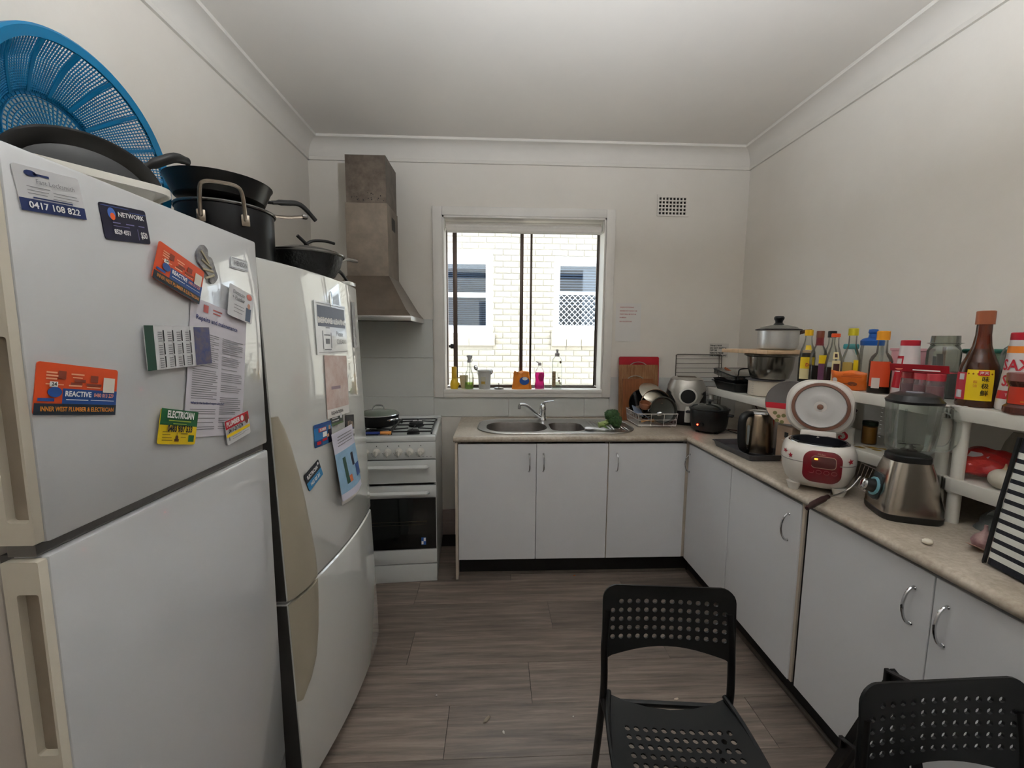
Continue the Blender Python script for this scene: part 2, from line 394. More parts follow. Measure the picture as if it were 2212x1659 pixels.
blind = thing('roller_blind', 'white roller blind rolled up at the top of the kitchen window', 'blind', (.207, 3.05, 2.262))
BL = mat('blind_fabric', (224, 220, 214), .7, noise=(40, .05))
obj('fabric_roll', roty(cyl(.0235, -.556, .556, 24), PI/2), BL, blind)
obj('fabric_flap', box(-.548, .548, -.0225, -.0205, -.028, .002), BL, blind)
obj('bottom_bar', roty(lathe([(0, -.55), (.0075, -.55), (.0075, .55), (0, .55)], 10, sx=1.3), PI/2), WHITEP, blind).location = (0, -.021, -.033)
for s in (-1, 1):
    obj('bracket', join(box(s*.566-.005, s*.566+.005, -.03, .03, -.03, .062, .002), box(s*.556-.008, s*.556+.008, -.006, .006, -.006, .006)), WHITEP, blind)
obj('pull_chain', tube([(-.566, -.032, -.02), (-.567, -.034, -.3), (-.566, -.035, -.62), (-.566, -.033, -.9)], .0018, 5), WHITEP, blind)

# door in the wall behind the viewer
dn = struct('door_1', box(.3, 1.12, YN, YN+.035, .008, 2.04, .003), GLOSSW)
obj('door_frame', join(box(.23, .297, YN, YN+.045, 0, 2.11, .004), box(1.123, 1.19, YN, YN+.045, 0, 2.11, .004), box(.297, 1.123, YN, YN+.045, 2.043, 2.11, .004)), GLOSSW, dn)
for z0, z1 in ((.2, .9), (1.1, 1.9)):
    for x0, x1 in ((.4, .68), (.74, 1.02)): obj('door_panel', box(x0, x1, YN+.034, YN+.041, z0, z1, .004), GLOSSW, dn)
obj('door_handle', join(rotx(cyl(.025, -.012, 0, 16), PI/2), tube([(0, .02, 0), (0, .06, 0), (.09, .062, 0)], .009, 8)), CHROME, dn).location = (.36, YN+.035, 1.0)
# added fill light: invented uplighting bowl lamp overhead, unseen, brightens ceiling and walls
lampm = mat('fill_glow', (240, 247, 255), .6, emit=720.0)
pl_ = thing('added_fill_lamp', 'white bowl pendant lamp lighting the ceiling above the viewer', 'lamp', (.28, .42, 2.12))
obj('bowl_shade', lathe([(0, -.09), (.07, -.085), (.13, -.06), (.17, -.02), (.185, .03), (.18, .03), (.165, -.016), (.125, -.054), (.07, -.078), (0, -.083)], 36), mat('bowl_white', (235, 230, 222), .5), pl_)
obj('bulb', mv(lathe([(0, -.045), (.03, -.035), (.042, 0), (.03, .035), (0, .045)], 20), 0, 0, -.005), lampm, pl_)
obj('suspension', join(tube([(0, 0, .03), (0, 0, .675)], .004, 8), *[tube([(.175*math.cos(a), .175*math.sin(a), .03), (0, 0, .2)], .002, 6) for a in (0, 2.1, 4.2)]), WHITEP, pl_); obj('ceiling_rose', mv(cyl(.045, 0, .02, 20, .003), 0, 0, .659), WHITEP, pl_)

# ------------------------------------------------------------------ outside: the neighbour's painted brick wall
EY = 6.2
CREAM = mat('painted_brick', (164, 158, 147), .8, noise=(9, .1), bump=(45, .5), col2=(156, 149, 137))
MORT = mat('painted_mortar', (156, 150, 139), .85, noise=(20, .1))
NW = [(-1.12, -.034, 1.554, 2.71), (.871, 1.95, 1.60, 2.68)]
ew = struct('wall_exterior', join(*[box(a, b, EY, EY+.25, z0, z1) for a, b, z0, z1 in (
    (-3.5, -1.12, -.6, 3.9), (-.034, .871, -.6, 3.9), (1.95, 4.5, -.6, 3.9), (-1.12, -.034, -.6, 1.554), (-1.12, -.034, 2.71, 3.9), (.871, 1.95, -.6, 1.60), (.871, 1.95, 2.68, 3.9))]), MORT, 0)
bricks = []
BW, BH, PX_, PZ_ = .229, .077, .2385, .0862
for r in range(-9, 46):
    z = .02+r*PZ_
    for c in range(-15, 19):
        x0 = c*PX_+(.119 if r % 2 else 0); x1 = x0+BW
        segs = [(x0, x1)]
        for a, b, z0, z1 in NW:
            zz0 = z0-.185; 
            if z+BH > zz0 and z < z1+.0:
                ns = []
                for p, q in segs:
                    if q <= a or p >= b: ns.append((p, q))
                    else:
                        if p < a-.02: ns.append((p, a))
                        if q > b+.02: ns.append((b, q))
                segs = ns
        for p, q in segs: bricks.append((p, q, z))
bricks.sort(key=lambda t: ((t[0]+t[1])/2-.4)**2+((t[2]+.04)-1.85)**2*1.0)
bms = {}; rest = []
for i, (p, q, z) in enumerate(bricks):
    L = round(q-p, 2); yo = random.uniform(-.003, .002)
    if i < 296:
        key = (L, i % 3)
        if key not in bms:
            j = lambda: random.uniform(-.003, .003)
            s = box(-L/2, L/2, -.009, .03, 0, BH, .004, 1); s = ([(a+j()*.6, b+(j()*.5 if b < 0 else 0), c+j()*.6) for a, b, c in s[0]], s[1]); bms[key] = mesh('brick', s, CREAM, 60)
        o = obj('brick', bms[key], None, ew, loc=((p+q)/2, EY+yo, z)); o.rotation_euler = (random.uniform(-.02, .02), random.uniform(-.008, .008), 0)
    else: rest.append(box(p, q, EY-.008+yo, EY+.02, z, z+BH))
so = obj('outer_brickwork', join(*rest), CREAM, ew, 0); so['kind'] = 'stuff'
BWH = mat('white_window_paint', (222, 226, 232), .4)
DARKG = mat('dark_pane', (72, 78, 90), .08, spec=.8)
SLAT = mat('venetian_slat', (176, 182, 192), .5)
nb = struct('window_2')
a, b, z0, z1 = NW[0]
obj('window_frame', join(box(a, a+.06, EY+.03, EY+.12, z0, z1), box(b-.06, b, EY+.03, EY+.12, z0, z1), box(a, b, EY+.0, EY+.12, z1-.10, z1), box(a, b, EY+.0, EY+.12, z0, z0+.07), box(a, b, EY-.02, EY+.02, z1-.03, z1)), BWH, nb, 0)
for zz0, zz1, n in ((z0+.07, 2.13, 1), (2.11, z1-.10, 2)):
    s_ = obj('sash', rframe(a+.06, b-.06, zz0, zz1, .045, EY+.05+.03*(2-n), EY+.08+.03*(2-n)), BWH, nb, 0)
    obj('pane', box(a+.10, b-.10, EY+.062+.03*(2-n), EY+.066+.03*(2-n), zz0+.04, zz1-.04), thin_glass('neighbour_glass', (225, 232, 240), .2), s_, 0)
obj('venetian_slats', join(*[xf(box(a+.07, b-.07, -.012, .012, -.0006, .0006), Matrix.Translation((0, EY+.15, z0+.1+k*.028)) @ Matrix.Rotation(.6, 4, 'X')) for k in range(36)]), SLAT, nb, 0)
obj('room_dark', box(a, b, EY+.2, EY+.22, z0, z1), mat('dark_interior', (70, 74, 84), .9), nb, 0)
obj('brick_sill', join(*[box(a-.03+k*.382, a-.03+k*.382+.38, EY-.05, EY+.06, z0-.185, z0-.07, .006, 1) for k in range(3)]+[box(a-.03, b+.03, EY-.045, EY+.06, z0-.08, z0)]), CREAM, nb, 30)
nb = struct('window_3')
a, b, z0, z1 = NW[1]
obj('window_frame', join(box(a, a+.06, EY+.03, EY+.12, z0, z1), box(b-.06, b, EY+.03, EY+.12, z0, z1), box(a, b, EY+.0, EY+.12, z1-.09, z1), box(a, b, EY+.0, EY+.12, z0, z0+.05), box(a, b, EY-.02, EY+.02, z1-.03, z1)), BWH, nb, 0)
for zz0, zz1, n in ((z0+.05, 2.17, 1), (2.15, z1-.09, 2)):
    s_ = obj('sash', rframe(a+.06, b-.06, zz0, zz1, .035, EY+.05+.03*(2-n), EY+.08+.03*(2-n)), BWH, nb, 0)
    obj('pane', box(a+.09, b-.09, EY+.062+.03*(2-n), EY+.066+.03*(2-n), zz0+.03, zz1-.03), thin_glass('neighbour_glass'), s_, 0)
obj('venetian_slats', join(*[xf(box(a+.07, b-.07, -.012, .012, -.0006, .0006), Matrix.Translation((0, EY+.15, 2.0+k*.04)) @ Matrix.Rotation(.9, 4, 'X')) for k in range(16)]), SLAT, nb, 0)
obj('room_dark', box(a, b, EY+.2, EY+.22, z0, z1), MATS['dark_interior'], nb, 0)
gr = []
gx0, gx1, gz0, gz1 = a+.03, b-.03, z0+.03, 2.15; st = .083
for k in range(-14, 30):
    for sgn in (1, -1):
        p0 = gx0+k*st; P = []
        # clip the diagonal to the grille rectangle
        ta, tb = 0., gz1-gz0
        xa = p0; xb = p0+sgn*(gz1-gz0)
        lo, hi = 0., gz1-gz0
        if sgn > 0: lo = max(lo, gx0-p0); hi = min(hi, gx1-p0)
        else: lo = max(lo, p0-gx1); hi = min(hi, p0-gx0)
        if hi-lo > .02: gr.append(ribbon([(p0+sgn*lo, EY+.012+.004*sgn, gz0+lo), (p0+sgn*hi, EY+.012+.004*sgn, gz0+hi)], (sgn, 0, -1), .0085, .004))
obj('security_grille', join(rframe(gx0, gx1, gz0, gz1, .018, EY-.002, EY+.025), *gr), BWH, nb, 0)
obj('brick_sill', join(*[box(a-.03+k*.225, a-.03+k*.225+.22, EY-.06, EY+.06, z0-.23, z0-.125, .006, 1) for k in range(5)]+[box(a-.03, b+.03, EY-.045, EY+.06, z0-.13, z0)]), CREAM, nb, 30)
struct('ground_exterior', box(-6, 7, YB+.2, EY+2, -.7, -.6), mat('concrete_path', (205, 198, 186), .9, noise=(4, .08)), 0)
# ------------------------------------------------------------------ fitted cupboards
def d_handle(L, out, r=.004):
    """bow handle standing proud of a door: local x out of the door, z along it"""
    P = [(0, 0, L/2), (out*.35, 0, L*.48), (out*.8, 0, L*.3), (out, 0, 0), (out*.8, 0, -L*.3), (out*.35, 0, -L*.48), (0, 0, -L/2)]
    return tube(smooth_path(P, 5), [r*1.5]*2+[r]*27+[r*1.5]*2, 8)
HND = d_handle(.108, .030)
CARC = mat('carcass_board', (176, 168, 156), .6)
def unit(name, label, loc, rz, W, doors, D=.56, extra=None):
    """base unit: local x along the front, -y towards the room, doors = [(x0, x1, handle_x or None, ajar)]"""
    t = thing(name, label, 'cabinet', loc, rz)
    obj('carcass', join(box(0, .016, .02, D, .13, .862), box(W-.016, W, .02, D, .13, .862), box(.016, W-.016, .02, D, .13, .146), box(.016, W-.016, D-.008, D, .146, .862)), CARC, t, 0)
    for x0, x1, hx, aj in doors:
        d = obj('door', box(0, x1-x0, -.018, 0, .127, .852, .0015, 1), LAMDOOR, t, 30); d.location = (x0, .018, 0)
        d.rotation_euler = (0, 0, aj)
        if hx is not None:
            h = obj('handle', rotz(HND, -PI/2), CHROME, d, label='curved chrome bow handle'); h.location = (hx-x0, -.018, .737)
    return t
YF = 2.402
u1 = unit('sink_cabinet', 'white two-door base cabinet under the sink', (-.220, YF, 0), 0, .906, [(.001, .468, .427, 0), (.471, .904, .512, 0)])
u2 = unit('base_cabinet', 'white single-door base cabinet under the dish rack by the corner', (.688, YF, 0), 0, .478, [(.002, .476, .05, 0)])
obj('edge_strip', box(-.0012, .0015, .0, .02, .127, .862), EDGE, u2)
obj('corner_filler', box(.478, .506, .004, .022, .127, .862), EDGE, u2)
tag(obj('end_panel', box(-.238, -.222, YF, 2.998, 0, .863, .001, 1), EDGE), 'cream edged end panel beside the stove, closing the sink cabinet run', 'panel')
# right-hand run: doors face -X
XF = 1.177
u3 = unit('corner_cabinet', 'white two-door corner cabinet below kettle and rice cooker', (XF, 2.398, 0), -PI/2, .944, [(.003, .452, .022, 0), (.456, .932, .87, -.012)])
obj('edge_strip', box(.928, .944, .0, .02, .127, .862), EDGE, u3)
obj('black_gap_strip', box(.9445, .9575, .008, .03, .127, .862), KICK, u3)  # black strip set into the gap beside the ajar door to darken it
u4 = unit('base_cabinet', 'white two-door base cabinet below the blender, behind the chair at right', (XF, 1.440, 0), -PI/2, .90, [(.002, .448, .400, 0), (.451, .898, .486, 0)])
u5 = unit('base_cabinet', 'white single-door base cabinet at the near end of the worktop', (XF, .535, 0), -PI/2, .5, [(.002, .498, .45, 0)])
tag(obj('kickboard', box(-.222, 1.245, 2.465, 2.48, 0, .129), KICK, None, 0), 'black kickboard under the sink cabinets', 'kickboard')
tag(obj('kickboard', box(1.240, 1.255, .04, 2.465, 0, .129), KICK, None, 0), 'black kickboard along the right-hand cabinets', 'kickboard')
BEAD = mat('floor_beading', (78, 68, 58), .5, noise=(6, .3), stretch=(1, 1, 1))
struct('trim_4', extr([(0, 0), (.014, 0), (.011, .008), (.006, .012), (0, .014)], -.222, 1.226, lambda p, t: (t, 2.465-p[0], p[1])), BEAD, 30)
struct('trim_5', extr([(0, 0), (.014, 0), (.011, .008), (.006, .012), (0, .014)], .04, 2.451, lambda p, t: (1.240-p[0], t, p[1])), BEAD, 30)

# ------------------------------------------------------------------ worktops
def lam_mat():
    m = mat('speckled_laminate', (190, 180, 166), .42, noise=(70, .25), col2=(166, 154, 138)); nt = m.node_tree; b = nt.nodes['Principled BSDF']
    src = b.inputs['Base Color'].links[0].from_socket
    n = nt.nodes.new('ShaderNodeTexNoise'); n.inputs['Scale'].default_value = 5; n.inputs['Detail'].default_value = 5
    tc = nt.nodes.new('ShaderNodeTexCoord'); nt.links.new(tc.outputs['Object'], n.inputs['Vector'])
    r = nt.nodes.new('ShaderNodeValToRGB'); r.color_ramp.elements[0].position = .3; r.color_ramp.elements[0].color = (.62, .58, .52, 1); r.color_ramp.elements[1].position = .6; r.color_ramp.elements[1].color = (1, 1, 1, 1)
    nt.links.new(n.outputs['Fac'], r.inputs[0]); mx = nt.nodes.new('ShaderNodeMix'); mx.data_type = 'RGBA'; mx.blend_type = 'MULTIPLY'; mx.inputs['Factor'].default_value = .8
    nt.links.new(src, mx.inputs['A']); nt.links.new(r.outputs[0], mx.inputs['B']); nt.links.new(mx.outputs['Result'], b.inputs['Base Color']); return m
LAM = lam_mat()
ZT = .9
nose = [(0, ZT-.035), (0, ZT)]+[(-.0175*math.sin(a)-.004*math.sin(a), ZT-.0175+.0175*math.cos(a)) for a in [PI*i/10 for i in range(1, 10)]]
wt = thing('worktop', 'beige laminate worktop around the sink under the window', 'worktop', (0, 0, 0))
hole = rrect(-.085, .875, 2.485, 2.872, .1, 6)
obj('top', mv(plate([(-.245, 2.402), (1.1725, 2.402), (1.1725, 2.998), (-.245, 2.998)], [hole], .035), 0, 0, ZT-.0175), LAM, wt, 30)
obj('rolled_edge', extr(nose, -.245, 1.1725, lambda p, t: (t, 2.402+p[0], p[1])), LAM, wt, 40)
wt2 = thing('worktop', 'beige laminate worktop along the right wall holding the shelves', 'worktop', (0, 0, 0))
obj('top', box(1.1735, 1.803, .03, 2.998, ZT-.035, ZT), LAM, wt2, 30)
obj('rolled_edge', extr(nose, .03, 2.385, lambda p, t: (1.1735+p[0], t, p[1])), LAM, wt2, 40)

# ------------------------------------------------------------------ sink and tap
sk = thing('sink', 'stainless steel sink with two bowls and a ribbed drainer', 'sink', (0, 0, 0))
so_ = rrect(-.114, .905, 2.452, 2.905, .18, 10)
b1 = rrect(-.055, .338, 2.500, 2.80, .125, 8); b2 = rrect(.358, .578, 2.515, 2.77, .07, 8)
obj('deck', mv(plate(so_, [b1, b2], .003), 0, 0, ZT+.0035), STEEL, sk, 30)
def inset(P, k):
    cx = sum(p[0] for p in P)/len(P); cy = sum(p[1] for p in P)/len(P)
    return [(cx+(x-cx)*k, cy+(y-cy)*k) for x, y in P]
obj('rim', tube([(x, y, ZT+.0045) for x, y in inset(so_, .992)], .0045, 6, True), STEEL, sk)
SINKIN = mat('sink_bowl_steel', (150, 145, 142), .38, 1., noise=(25, .15))
for P, dz in ((b1, .17), (b2, .13)):
    rings = [lift(P, ZT+.004), lift(inset(P, .985), ZT-.004), lift(inset(P, .95), ZT-dz*.6), lift(inset(P, .86), ZT-dz*.93), lift(inset(P, .6), ZT-dz)]
    bo = obj('bowl', loft(rings, False, True), SINKIN, sk)
    cx = sum(p[0] for p in P)/len(P); cy = sum(p[1] for p in P)/len(P)
    obj('drain', mv(lathe([(.04, 0), (.036, .003), (.028, .001), (0, .001)], 20, False), cx, cy, ZT-dz+.0005), CHROME, bo)
obj('drainer_ribs', join(*[box(.635+k*.021, .645+k*.021, 2.53, 2.82-(0 if k < 8 else (k-7)*.025), ZT+.004, ZT+.0075, .002, 1) for k in range(11)]), STEEL, sk)
tp = thing('mixer_tap', 'chrome mixer tap with long spout behind the sink', 'tap', (.337, 2.862, ZT+.005))
obj('body', lathe([(.027, 0), (.027, .006), (.0225, .012), (.0215, .075), (.024, .078), (.024, .084), (.0225, .088), (.021, .108), (.012, .118), (0, .12)], 24), CHROME, tp)
sp = smooth_path([(-.012, -.01, .02), (-.05, -.018, .052), (-.1, -.028, .098), (-.135, -.035, .116), (-.165, -.04, .117)], 6)
obj('spout', join(tube(sp, [.0115]*len(sp), 12), tube([(-.163, -.04, .118), (-.168, -.041, .108), (-.169, -.041, .088)], .0105, 12)), CHROME, tp)
obj('lever', tube(smooth_path([(0, 0, .108), (.012, -.006, .125), (.04, -.012, .135), (.075, -.02, .140)], 5), [.014]*6+[.011]*4+[.007]*6, 10, flat=.55), CHROME, tp)

# ------------------------------------------------------------------ free-standing stove
ENAM = mat('white_enamel', (203, 205, 203), .22, coat=.4, noise=(3, .03))
sx0, sx1, sy0, sy1 = -.892, -.350, 2.376, 2.975
st = thing('gas_stove', 'white upright gas stove with black glass oven door beside the fridges', 'stove', (-.620, 2.374, 0), .068)
W2 = (sx1-sx0)/2; D2 = sy1-sy0
OVG = mat('black_oven_glass', (10, 11, 11), .06, coat=.5)
obj('body', join(box(-W2, -W2+.012, .02, D2, .012, .885), box(W2-.012, W2, .02, D2, .012, .885), box(-W2+.012, W2-.012, D2-.02, D2, .012, .885), box(-W2+.012, W2-.012, .03, D2-.02, .012, .05)), ENAM, st, 0)
hb = obj('hob', join(box(-W2, W2, -.002, .055, .872, .905, .008), box(-W2, -W2+.03, .05, D2, .872, .905, .006), box(W2-.03, W2, .05, D2, .872, .905, .006), box(-W2, W2, D2-.03, D2, .872, .918, .006), box(-W2+.02, W2-.02, .05, D2-.02, .872, .885)), ENAM, st)
IRON = mat('cast_iron', (22, 21, 21), .55)
for i, (bx, by, r) in enumerate(((-.125, .145, .036), (.125, .145, .034), (-.125, .385, .034), (.115, .385, .045))):
    bu = obj('burner', mv(join(lathe([(r*1.15, 0), (r*1.15, .008), (r, .012), (r, .018)], 20), lathe([(0, .018), (r*1.05, .018), (r*1.05, .024), (r*.8, .027), (0, .028)], 20)), bx, by, .886), IRON, st)
def trivet(cx):
    S = []
    for y in (.072, .27, .46): S.append(tube([(cx-.118, y, .918), (cx+.118, y, .918)] if y != .27 else [(cx-.118, y, .918), (cx+.118, y, .918)], .005, 6))
    for x in (-.118, .118): S.append(tube(smooth_path([(cx+x, .068, .889), (cx+x, .072, .918), (cx+x, .265, .918), (cx+x, .46, .918), (cx+x, .464, .889)], 4), .005, 6))
    for y0 in (.145, .365):
        for dx, dy in ((1, 0), (-1, 0)): S.append(tube([(cx+dx*.118, y0, .918), (cx+dx*.03, y0, .924)], .0045, 6))
        S.append(tube([(cx, y0+.1, .918), (cx, y0+.03, .924)], .0045, 6)); S.append(tube([(cx, y0-.075, .918), (cx, y0-.03, .924)], .0045, 6))
    return join(*S)
for cx in (-.125, .125): obj('trivet', trivet(cx), IRON, st)
obj('control_panel', box(-W2, W2, 0, .03, .768, .871, .004), ENAM, st)
for k in range(7):
    x = -.436+.0-.0 if 0 else (-.435-k*.0632)-(sx0+sx1)/2
    if x < -W2+.03: break
    kn = obj('knob', mv(join(rotx(lathe([(0, .034), (.012, .034), (.0165, .024), (.0185, .004), (.0215, 0), (0, 0)], 20), PI/2), box(-.003, .003, -.042, -.03, -.016, .016, .001, 1)), x, 0, .815), WHITEP, st)
    m_ = obj('knob_mark', join(box(x-.002, x+.002, -.0008, 0, .846, .852), *[xf(box(-.0009, .0009, -.0008, 0, 0, .007), Matrix.Translation((x+.026*math.cos(a), 0, .815+.026*math.sin(a)-.003)) @ Matrix.Rotation(-a+PI/2, 4, 'Y')) for a in [math.radians(d) for d in (190, 205, 220, 235, 250)]]), BLACK, st, 0)
obj('maker_print', join(*[box(.17+k*.022, .182+k*.022, -.0008, 0, .782, .785) for k in range(4)]), GREYPR, st, 0)
def bar_handle(z, x0, x1):
    return join(tube(smooth_path([(x0, 0, z), (x0+.012, -.03, z+.004), (x0+.05, -.036, z+.006), (0, -.038, z+.007), (x1-.05, -.036, z+.006), (x1-.012, -.03, z+.004), (x1, 0, z)], 5), .0125, 8, flat=.6))
gd = obj('grill_door', box(-W2, W2, 0, .02, .622, .762, .004), ENAM, st); obj('handle', bar_handle(.725, -.235, .225), ENAM, gd)
od = obj('oven_door', join(box(-W2, W2, 0, .02, .532, .606, .004), box(-W2, W2, .004, .02, .212, .532)), ENAM, st); obj('handle', bar_handle(.567, -.235, .225), ENAM, od)
obj('glass', box(-W2+.003, W2-.003, -.003, .004, .213, .5315, .002, 1), OVG, od)
obj('inner_window', box(-.24, .218, -.0036, -.0028, .225, .525), mat('oven_window', (17, 19, 18), .05, coat=.6), od, 0)
obj('rack_line', join(box(-.235, .215, -.0042, -.0034, .385, .388), box(-.235, .215, -.0042, -.0034, .366, .368)), mat('oven_rack_glint', (92, 86, 70), .4, .8), od, 0)
stk = obj('sticker', box(.179, .207, -.0048, -.0034, .24, .285), BLUEPR, od, 0, label='small blue and white energy sticker'); obj('sticker_print', join(box(.181, .192, -.0052, -.0046, .243, .262), box(.194, .205, -.0052, -.0046, .262, .282)), WHITE, stk, 0)
obj('drawer', box(-W2, W2, 0, .02, .118, .208, .004), ENAM, st)
obj('plinth', box(-W2, W2, .004, .024, .0, .112, .003), ENAM, st)

# ------------------------------------------------------------------ range hood
hd = thing('range_hood', 'grimy stainless steel chimney range hood above the stove', 'range hood', (-.808, 3.0, 1.58))
GRIM = mat('grimy_steel', (148, 136, 124), .42, 1., noise=(7, .3), bump=(40, .05)); GRIM2 = mat('spotted_steel', (128, 117, 108), .45, 1., noise=(14, .4))
obj('upper_duct', box(-.124, .124, -.274, -.002, .72, 1.022), GRIM2, hd, 0)
obj('lower_duct', box(-.130, .130, -.282, -.002, .285, .735, .001, 1), GRIM, hd, 0)
obj('duct_vent_slots', join(*[box(.1295, .1312, -.17+k*.018, -.16+k*.018, .60, .68) for k in range(5)]), BLACK, hd, 0)
obj('canopy', loft([[(-.30, -.46, .03), (.30, -.46, .03), (.30, -.002, .03), (-.30, -.002, .03)], [(-.265, -.43, .07), (.265, -.43, .07), (.265, -.002, .07), (-.265, -.002, .07)], [(-.132, -.284, .288), (.132, -.284, .288), (.132, -.002, .288), (-.132, -.002, .288)]]), mat('hood_steel', (136, 124, 112), .33, 1., noise=(5, .25)), hd, 0)
obj('lip', join(box(-.30, .30, -.46, -.445, 0, .031, .002), box(-.30, -.285, -.445, -.002, 0, .031, .002), box(.285, .30, -.445, -.002, 0, .031, .002)), STEEL, hd)
obj('grease_filter', box(-.285, .285, -.445, -.002, .012, .02), mat('filter_mesh', (94, 78, 60), .6, .6, noise=(60, .5)), hd, 0)
obj('lamp', box(-.05, .09, -.43, -.38, .004, .014, .003), mat('stained_lens', (176, 122, 78), .4), hd)
# specks of grease on the duct
obj('grease_spots', join(*[mv(rotx(cyl(random.uniform(.0015, .004), 0, .0008, 7), PI/2), random.uniform(-.09, .11), -.2742, random.uniform(.74, .80)) for _ in range(22)]), BLACK, hd, 0)

# ------------------------------------------------------------------ wall vent, notes
vt = thing('wall_vent', 'small cream pierced vent grille high on the back wall', 'vent', (1.261, 3.0, 2.424))
obj('grille_plate', rotx(plate(rrect(-.115, .115, -.075, .075, .004, 2), [rrect(-.098+c*.0252-.0062+.0, -.098+c*.0252+.0108, -.056+r*.0247-.0075, -.056+r*.0247+.009, .002, 2) for c in range(8) for r in range(5)], .008), PI/2), PAINT, vt, 20).location = (0, -.0045, 0)
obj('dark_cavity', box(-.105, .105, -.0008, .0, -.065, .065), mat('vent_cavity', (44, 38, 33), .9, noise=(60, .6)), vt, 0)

def sheet(w_, h_, nx=8, ny=10, amp=.003, seed=1, t=.0004):
    """a slightly curled sheet of paper, local x right, y up, z out"""
    rnd = random.Random(seed); ph = [rnd.uniform(0, 6) for _ in range(4)]
    f = lambda x, y: amp*(1+math.sin(x/w_*5+ph[0])*.5+math.sin(y/h_*6+ph[1])*.5)
    V = [(-w_/2+w_*i/nx, -h_/2+h_*j/ny, f(-w_/2+w_*i/nx, -h_/2+h_*j/ny)) for j in range(ny+1) for i in range(nx+1)]
    F = [(j*(nx+1)+i, j*(nx+1)+i+1, (j+1)*(nx+1)+i+1, (j+1)*(nx+1)+i) for j in range(ny) for i in range(nx)]
    n = len(V); V2 = V+[(x, y, z-t) for x, y, z in V]
    return (V2, F+[tuple(i+n for i in reversed(q)) for q in F]), f
def on_sheet(s, f, off=.0006): return [(x, y, f(x, y)+off+z) for x, y, z in s[0]], s[1]
def bars(rows):
    """unreadable small print: flat strips [(x0, x1, y, h)]"""
    return join(*[([(a, y-h/2, 0), (b, y-h/2, 0), (b, y+h/2, 0), (a, y+h/2, 0)], [(0, 1, 2, 3)]) for a, b, y, h in rows])
PAPER = mat('note_paper', (220, 217, 213), .7)
s_, f_ = sheet(.185, .275, seed=3, amp=.0015)
nt_ = tag(obj('paper_note', s_, PAPER), 'taped paper note with red handwriting on the wall right of the window', 'note'); nt_.matrix_world = frame((.968, 2.9965, 1.60), (1, 0, -.01), (0, 0, 1))
REDINK = mat('red_ink', (172, 62, 60), .6)
for i, (t, y) in enumerate((('WASH POTS/PANS', .108), ("DISHES PUT AWAY OR", .082), ('THEY WILL BE PUT IN', .058), ('RUBBISH', .034), ('NO EXCEPTION', .006))):
    obj('lettering', on_sheet(mv(text(t, .0085, .02, 'LEFT', 1.05), -.065, y, 0), f_, .001), REDINK, nt_, 0)
nt2 = tag(obj('paper_note', sheet(.145, .105, seed=5, amp=.001)[0], mat('grey_note', (206, 201, 193), .6)), 'small taped note in black handwriting above the oven rack', 'note'); nt2.matrix_world = frame((1.655, 2.997, 1.40), (1, 0, -.03), (0, 0, 1))
for t, y in (("Sidney's Wi-Fi", .036), ('DO NOT SWITCH', .017), ('OFF OR', 0), ('REMOVE FROM', -.019), ('THE POWERPOINT', -.037)):
    obj('lettering', mv(text(t, .0115, .05, 'LEFT', .95), -.068, y, .0024), BLACK, nt2, 0)
# ------------------------------------------------------------------ two fridges
FRW = mat('fridge_white', (196, 198, 200), .13, coat=.7, noise=(2, .025), bump=(350, .015))
FRG = mat('fridge2_white', (206, 207, 203), .09, coat=.7, noise=(2, .02))
FRC = mat('fridge_cream', (197, 190, 175), .4, noise=(4, .06)); FRB = mat('fridge_beige', (158, 150, 133), .42, noise=(3, .06))
for fm in (FRW, FRG):
    b_ = fm.node_tree.nodes['Principled BSDF']; b_.inputs['Specular IOR Level'].default_value = .8; b_.inputs['Coat Weight'].default_value = 1.; b_.inputs['Coat IOR'].default_value = 1.75; b_.inputs['Coat Roughness'].default_value = .04
GASK = mat('gasket_grey', (74, 72, 70), .6)
FX, FY0, FY1 = -.62, .560, 1.128
fr = thing('fridge', 'white top-mount fridge freezer covered in magnets at the left edge', 'fridge', (FX, FY0, 0))
FW = FY1-FY0
obj('cabinet', box(-.640, -.072, .012, FW-.004, .03, 1.715, .006), mat('fridge_side', (188, 180, 172), .5, noise=(5, .05)), fr)
obj('gasket', join(box(-.073, -.052, .016, FW-.012, .075, 1.17), box(-.073, -.052, .016, FW-.012, 1.2, 1.71)), GASK, fr, 0)
obj('feet', join(*[mv(cyl(.02, 0, .032, 12), x, y, 0) for x in (-.1, -.6) for y in (.06, FW-.06)]), BLACKP, fr)
def fr_door(z0, z1, p0, p1):
    d = obj('door', join(box(-.052, 0, .010, FW, z0, z1, .006, 2)), FRW, fr)
    # near edge of the door: cream strip with a recessed finger pull
    hs = obj('handle_strip', xf(plate(rrect(-.052, -.003, z0+.003, z1-.003, .003, 2), [rrect(-.036, -.007, p0, p1, .004, 3)], .012), Matrix(((1, 0, 0, 0), (0, 0, 1, .004), (0, 1, 0, 0), (0, 0, 0, 1)))), FRC, d, 30, label='cream edge strip')
    obj('finger_recess', box(-.040, -.004, .0085, .0105, p0-.004, p1+.004), mat('recess_tan', (150, 138, 122), .6, noise=(12, .15)), hs, 0, label='tan recessed finger pull')
    return d
fr_door(1.190, 1.722, 1.225, 1.475); fr_door(.072, 1.172, .875, 1.122)
obj('door_gap_strip', box(-.05, -.012, .006, FW-.004, 1.173, 1.189), DARKMETAL, fr, 0)
obj('kick_grille', box(-.05, -.03, .02, FW-.02, .01, .066), GASK, fr, 0)
